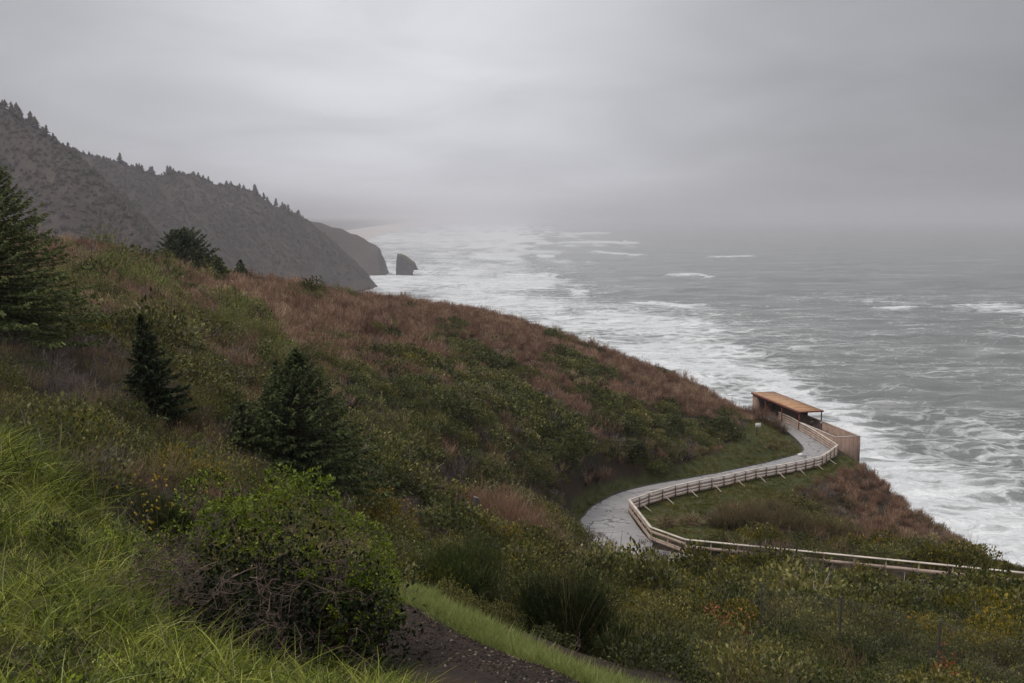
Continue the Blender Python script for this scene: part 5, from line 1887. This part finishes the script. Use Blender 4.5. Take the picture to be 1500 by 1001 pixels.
def build_cover():
    xs, ys = [], []
    for y0, y1, d in ((11.5, 30, 2.0), (30, 62, 1.75), (62, 100, 1.35), (100, 176, 1.15)):
        a, b = candidates(y0, y1, d)
        xs.append(a)
        ys.append(b)
    x, y = np.concatenate(xs), np.concatenate(ys)
    z = ground(x, y)
    px, py = proj(x, y, z)
    r = np.hypot(x, y)
    ok = veg_mask(x, y, z, px, py) & (px > -260) & (px < 1760) & (py < 1100) & (r < crest_r(x, y) + 9)
    for ex, ey, er in EXCL:
        ok &= (x - ex) ** 2 + (y - ey) ** 2 > er * er
    x, y, z, px, py, r = [a[ok] for a in (x, y, z, px, py, r)]
    kind = classify(px, py, x, y)
    keep = ~((kind >= 3) & (kind <= 5) & (r > 42) & (RS.rand(len(x)) < .38))
    x, y, z, px, py, r, kind = [a[keep] for a in (x, y, z, px, py, r, kind)]
    swap = (kind == 0) & (r < 75) & (px < 640) & (RS.rand(len(x)) < .6)
    kind = np.where(swap, RS.choice([2, 2, 2, 2, 3, 4], len(x)), kind)
    lod = np.where(r < 42, 0, np.where(r < 88, 1, 2))
    n = len(x)
    s = .75 + .55 * RS.rand(n)
    s = np.where(r < 30, s * .78, s)
    s = np.where((kind <= 2) & (r < 60), s * .72, s)
    s = np.where(lod == 2, s * 1.12, s)
    s = np.where((px > 300) & (px < 1130) & (r > 118), s * .8, s)
    # low growth where the railing and the path must stay in view
    nose = in_poly(px, py, [(1150, 730), (1240, 660), (1360, 660), (1620, 840), (1250, 800)])
    s = np.where(nose, s * .68, s)
    foot = in_poly(px, py, [(560, 825), (760, 840), (900, 870), (940, 940), (970, 1030), (860, 1030), (560, 930)]) & (r < 24)
    s = np.where(foot, s * .5, s)
    low = in_poly(px, py, [(840, 770), (950, 800), (1005, 818), (1085, 815), (1080, 838), (940, 845), (840, 815)])
    s = np.where(low, s * .7, s)
    ramp = in_poly(px, py, [(1300, 832), (1520, 852), (1620, 880), (1620, 900), (1500, 893), (1300, 872)])
    s = np.where(ramp, np.minimum(s * .54, .55), s)
    tall = in_poly(px, py, [(1090, 806), (1335, 826), (1335, 872), (1090, 856)])
    s = np.where(tall, s * 1.1, s)
    far_leaf = (kind >= 3) & (kind <= 5) & (lod >= 1)
    s = np.where(far_leaf, s * (1.1 + .75 * RS.rand(n)), s)
    s = np.where((kind == 6) & (lod >= 1), s * 1.35, s)
    big = ((RS.rand(n) < .12) & ~low & ~ramp) * .45
    s = s * (1 + big)
    s = np.where(in_poly(px, py, [(1430, 805), (1700, 840), (1700, 885), (1430, 850)]), np.minimum(s, .7), s)
    s = np.where(in_poly(px, py, [(1280, 826), (1500, 845), (1800, 880), (1800, 930), (1500, 893), (1280, 868)]), np.minimum(s, .58), s)
    scl = np.stack((s * (.9 + .25 * RS.rand(n)), s * (.9 + .25 * RS.rand(n)), s * (.8 + .4 * RS.rand(n))), -1)
    rot = spin(n, .1)
    P = np.stack((x, y, z - .06), -1)
    # the leafy shrubs that show largest stand as objects of their own
    inv = (px > 0) & (px < 1500) & (py > 330) & (py < 1030)
    leafy = (kind >= 3) & (kind <= 6) & inv
    score = np.where(leafy, s / r, 0)
    solo = np.zeros(n, bool)
    quota = {3: 34, 4: 40, 5: 40, 6: 22}
    for k, q in quota.items():
        m = np.nonzero((kind == k) & leafy)[0]
        if k == 6:
            top = m[np.argsort(-s[m])[:q]]
        else:
            top = m[np.argsort(-score[m])[:q]]
        solo[top] = True
    TXT = {3: ('dark_leaved_shrub', 'dark green leaved shrub', 'dark green shrubs of the slope'),
           4: ('olive_shrub', 'olive leaved shrub', 'olive shrubs of the slope'),
           5: ('salal_shrub', 'yellow green leaved shrub', 'yellow green shrubs of the slope'),
           6: ('budding_shrub', 'pale green budding shrub', 'pale green budding shrubs of the slope')}
    seen = {}
    sol = np.nonzero(solo)[0]
    order = {}
    for i in sol:
        d = [math.hypot(px[i] - lx, py[i] - ly) for lx, ly, _ in LANDMARKS]
        k = int(np.argmin(d))
        order[i] = (k, d[k])
    for i in sorted(sol, key=lambda q: order[q][1]):
        nm, lab, grp = TXT[kind[i]]
        k = order[i][0]
        lx, ly, lt = LANDMARKS[k]
        dx, dy = px[i] - lx, py[i] - ly
        side = ('left of' if dx < 0 else 'right of') if abs(dx) > abs(dy) * .8 else ('above' if dy < 0 else 'below')
        key = (nm, k, side)
        seen[key] = seen.get(key, 0) + 1
        c = seen[key]
        text = lab + ' ' + ('nearest' if c == 1 else ORD[c] + ' nearest') + ' ' + side + ' ' + lt
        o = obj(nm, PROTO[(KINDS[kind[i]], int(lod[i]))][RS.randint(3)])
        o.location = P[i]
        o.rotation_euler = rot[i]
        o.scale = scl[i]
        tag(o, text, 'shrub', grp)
    names = {'rust': ('rust_scrub', 'rust brown leafless scrub covering the upper hillside and the nose above the sea'), 'grey': ('grey_twig_scrub', 'grey mauve leafless twigs mixed through the scrub'),
             'brown': ('brown_scrub', 'brown green twiggy scrub on the hillside'), 'dark': ('dark_shrubbery', 'dark green shrubbery carpeting the middle slope'),
             'olive': ('olive_shrubbery', 'olive green shrubbery on the lower slope'), 'yellow': ('salal_shrubbery', 'yellow green leafy shrubbery at lower right'),
             'pale': ('budding_shrubbery', 'pale green budding brush on the upper slope'), 'dry': ('dry_grass', 'tan dry grass tufts on the slope')}
    for k, nm in enumerate(KINDS):
        m = (kind == k) & ~solo
        if not m.any():
            continue
        protos = PROTO[(nm, 0)] + PROTO[(nm, 1)] + PROTO[(nm, 2)]
        idx = lod[m] * 3 + RS.randint(0, 3, m.sum())
        scatter(names[nm][0], names[nm][1], protos, P[m], rot[m], scl[m], idx)


build_cover()


# ------------------------------------------------------------------ grasses
def tuft(n, l0, l1, w, rad, spread, droop, mat, seed, segs=3, lean=(0, 0)):
    rs = np.random.RandomState(seed)
    mb = MB()
    d = unit(dirs_up(n, spread, rs) + np.array((lean[0], lean[1], 0)))
    b = np.concatenate((rs.randn(n, 2) * rad, np.full((n, 1), -.03)), 1)
    L = l0 + (l1 - l0) * rs.rand(n)
    hor = np.concatenate((d[:, :2] + rs.randn(n, 2) * .25, np.zeros((n, 1))), 1)
    bend = hor * (L * .45)[:, None] + np.stack((np.zeros(n), np.zeros(n), -L * droop * (.3 + .9 * rs.rand(n))), -1)
    ribbons(mb, b, d, L, w * (.6 + .8 * rs.rand(n)), bend, segs, .85, rs=rs)
    return mb.mesh('grass_tuft', mat)


def build_grass():
    # long grass of the bank
    n = 17000
    x = -13 + 15.5 * RS.rand(n)
    y = 1.6 + 13 * RS.rand(n)
    z = ground(x, y)
    px, py = proj(x, y, z)
    r = np.hypot(x, y)
    ok = in_poly(px, py, BANK) & (px > -420) & (px < 760) & (py < 1400)
    td = trail_dist(x, y)
    ok &= ~((td < 1.5) & (td > -1.5) & (x > -1.6) & (r < 15))
    gap = fbm(x * .75 + 3, y * .75, 87, 3)
    ok &= (gap > .35) | (RS.rand(n) < .3)
    # thin out far away, keep dense close up
    ok &= RS.rand(n) < np.clip(1.25 - r * .03, .55, 1)
    for ex, ey, er in EXCL[-0:]:
        ok &= (x - ex) ** 2 + (y - ey) ** 2 > (er * .8) ** 2
    x, y, z, px, py, r = [a[ok] for a in (x, y, z, px, py, r)]
    patch = fbm(x * .9, y * .9, 81, 3)
    s = (.5 + .75 * RS.rand(len(x))) * (.2 + 1.55 * patch)
    s = s * (1 + .2 * ((px < 90) & (py < 740)))
    protos = [tuft(26, .16, .46, .0088, .055, .75, .5, P_GRASS, 300 + k, 4, (.04, .03)) for k in range(6)] + [tuft(20, .28, .62, .0095, .05, .9, .75, P_GRASS, 310 + k, 5, (.06, 0)) for k in range(3)]
    P = np.stack((x, y, z - .01), -1)
    rot = np.stack((RS.randn(len(x)) * .12, RS.randn(len(x)) * .12, RS.rand(len(x)) * 6.28), -1)
    scatter('long_grass', 'long yellow green grass on the bank at lower left', protos, P, rot, np.repeat(s[:, None], 3, 1), RS.choice(9, len(x), p=[.13] * 6 + [.22 / 3] * 3))
    m = RS.rand(len(x)) < .045
    scatter('tall_blades', 'tall pale green blades arching over the long grass', [tuft(4, .45, .85, .0085, .05, .6, .7, P_VERGE, 370 + k, 5, (.2, 0)) for k in range(4)], P[m], spin(m.sum()), np.repeat(s[m][:, None], 3, 1))
    # broad leaved weeds and brown thatch in the gaps of the grass
    n = 900
    wx, wy = -11 + 12 * RS.rand(n), 3.2 + 10.5 * RS.rand(n)
    wz = ground(wx, wy)
    qx, qy = proj(wx, wy, wz)
    gp = fbm(wx * .75 + 3, wy * .75, 87, 3)
    ok = in_poly(qx, qy, BANK) & (gp < .44)
    Pw = np.stack((wx, wy, wz - .02), -1)[ok]
    pr = []
    for k in range(3):
        mb = MB()
        leafy_dome(mb, .17, .2, 320, .028, .016, 61 + k, .5, 0, .7, np.random.RandomState(61 + k))
        pr.append(mb.mesh('low_weed', P_BRIGHT if k == 1 else P_DARK))
    scatter('low_weeds', 'low broad leaved weeds in gaps of the long grass', pr, Pw, spin(len(Pw)), sizes(len(Pw), .6, 1.4))
    # dry blades among it
    m = RS.rand(len(x)) < .09 + .25 * (fbm(x * .7 + 40, y * .7, 83, 3) > .58)
    protos = [tuft(6, .25, .5, .005, .06, .9, .5, P_DRY, 330 + k, 3) for k in range(3)]
    scatter('straw_blades', 'pale straw blades among the long grass', protos, P[m] + (0.02, .02, 0), spin(m.sum()), np.repeat(s[m][:, None], 3, 1))
    # short grass of the verge
    n = 9000
    x = -2.6 + 7 * RS.rand(n)
    td = RS.rand(n) ** .9 * 1.0 - .05 + (fbm(x * 1.5, x * 0, 91) - .5) * .35
    y = np.interp(x, trail_c[:, 0], trail_c[:, 1]) + td / .94
    P = on_ground(x, y)
    protos = [tuft(16, .06, .17, .005, .035, .55, .15, P_VERGE, 340 + k, 2) for k in range(4)]
    scatter('verge_grass', 'short bright grass edging the dark trail', protos, P, spin(n), sizes(n, .7, 1.3))
    # lawns beside the path
    xs, ys = candidates(72, 150, 4.2)
    zs = ground(xs, ys)
    px, py = proj(xs, ys, zs)
    ok = np.zeros(len(xs), bool)
    for L_ in LAWN:
        ok |= in_poly(px, py, L_)
    pd = path_dist(xs, ys)[0]
    ok &= pd > .30
    ok &= ~((xs > 38.5) & (ys > 130) & (ys < 165) & (px > 1140))
    P = np.stack((xs, ys, zs - .02), -1)[ok]
    protos = [tuft(26, .16, .42, .03, .16, .6, .25, P_LAWN, 350 + k, 2) for k in range(4)]
    lawn_s = sizes(len(P), .6, 1.25) * (.45 + 1.1 * fbm(P[:, 0] * .35, P[:, 1] * .35, 66, 3))[:, None]
    dr_ = RS.rand(len(P)) < .13
    scatter('lawn_straw', 'tan dead tufts scattered in the rough grass by the path', [tuft(22, .2, .5, .03, .16, .9, .4, P_DRY, 360 + k, 2) for k in range(2)], P[dr_] + (.1, .1, 0), spin(dr_.sum()), lawn_s[dr_])
    scatter('lawn_grass', 'rough green grass along the path and inside the railing loop', protos, P, spin(len(P)), lawn_s)
    # brown scrub on the cut face of the lawn bank at the bend
    n = 60
    qx, qy = 1118 + 50 * RS.rand(n), 648 + 14 * RS.rand(n)
    Q = np.array([ground_hit(a, b, 118, 142, 60) for a, b in zip(qx, qy)])
    scatter('bank_scrub', 'brown dead scrub on the cut bank above the bend of the path', PROTO[('brown', 2)] + PROTO[('dry', 2)], Q, spin(n), sizes(n, .25, .6))
    # chips and stones on the trail
    n = 5200
    x = -2.2 + 5.6 * RS.rand(n)
    td = -RS.rand(n) * 1.7
    y = np.interp(x, trail_c[:, 0], trail_c[:, 1]) + td / .94
    P = on_ground(x, y)
    ch = []
    for k, m in enumerate((flat_mat('dark chip', (.03, .021, .016), .9, .1), flat_mat('brown chip', (.075, .052, .038), .9, .1), flat_mat('pale chip', (.2, .16, .13), .85, .1))):
        me = lump(.022, .014, .008, 60 + k, 4)
        me.materials.append(m)
        ch.append(me)
    idx = RS.choice(3, n, p=(.55, .35, .1))
    scatter('trail_chips', 'dark bark chips and pale stones on the trail', ch, P, spin(n, .5), sizes(n, .3, 1.1), idx)


build_grass()


# ------------------------------------------------------------------ trees of the far headland
def build_forest():
    meshes = []
    for k in range(6):
        mb = MB()
        low_conifer(mb, 10.5 + k, 2.6 + .3 * (k % 3), 700 + k, 6)
        meshes.append(mb.mesh('far_conifer', P_FOREST))
    # the trees that stand out on the skyline
    rs = np.random.RandomState(12)
    sky_trees = {0: [], 1: []}
    lab = {0: ('conifer on the skyline of the nearer hazy spur', 'skyline conifers of the nearer spur'), 1: ('conifer on the skyline of the farther hazy spur', 'skyline conifers of the farther spur')}
    for si in (0, 1):
        S = SPURS[si]
        for i in range(len(S) - 1):
            a, b = S[i], S[i + 1]
            px_, py_ = proj(a[0], a[1], a[2])
            L = np.linalg.norm((b - a)[:2])
            st = 3.0 if si == 0 else 3.6
            for k in range(int(L / st)):
                p = a + (b - a) * (k + rs.rand()) / (L / st)
                qx, qy = proj(p[0], p[1], p[2])
                if qx < -30 or qx > (250 if si == 0 else 495) or (si == 1 and qx < 98):
                    continue
                if fbm(np.array([qx * .045]), np.array([si * 9.]), 15, 2)[0] < .36 and rs.rand() < .6:
                    continue
                xx, yy = p[0] + rs.randn() * 2.5, p[1] + rs.randn() * 3
                zz = float(head_z(np.array([xx]), np.array([yy]))[0]) - .6
                o = obj('far_conifer', meshes[rs.randint(6)])
                o.location = (xx, yy, zz)
                s = (.34 + .34 * rs.rand()) * (.62 + 1.2 * fbm(np.array([qx * .06]), np.array([si * 9.]), 16, 2)[0] ** 1.5)
                o.scale = (s * 1.6, s * 1.6, s * .85)
                o.rotation_euler = (0, 0, rs.rand() * 6)
                sky_trees[si].append((qx, o))
    for si in (0, 1):
        for k, (qx, o) in enumerate(sorted(sky_trees[si], key=lambda e: e[0])):
            tag(o, ORD[k + 1] + ' ' + lab[si][0].replace('conifer on', 'conifer from left on'), 'tree', lab[si][1])
    # the wood on the slopes
    n = 105000
    x = -960 + 800 * rs.rand(n)
    y = 380 + 1000 * rs.rand(n)
    z = head_z(x, y)
    px, py = proj(x, y, z)
    zx = head_z(x + 4, y) - z
    zy = head_z(x, y + 4) - z
    cover = fbm(x * .012, y * .012, 44, 3)
    ok = (z > 12) & (px > -120) & (px < 560) & (cover + .3 * sstep(50, 150, z) > .27) & (rs.rand(n) < .8) & (y < 1420)
    P = np.stack((x, y, z - .8), -1)[ok]
    s = .20 + .24 * rs.rand(len(P))
    scatter('headland_wood', 'dense conifer wood on the hazy headland slopes', meshes, P, np.stack((P[:, 0] * 0, P[:, 0] * 0, rs.rand(len(P)) * 6), -1), np.stack((s * 1.7, s * 1.7, s * .62), -1))


build_forest()
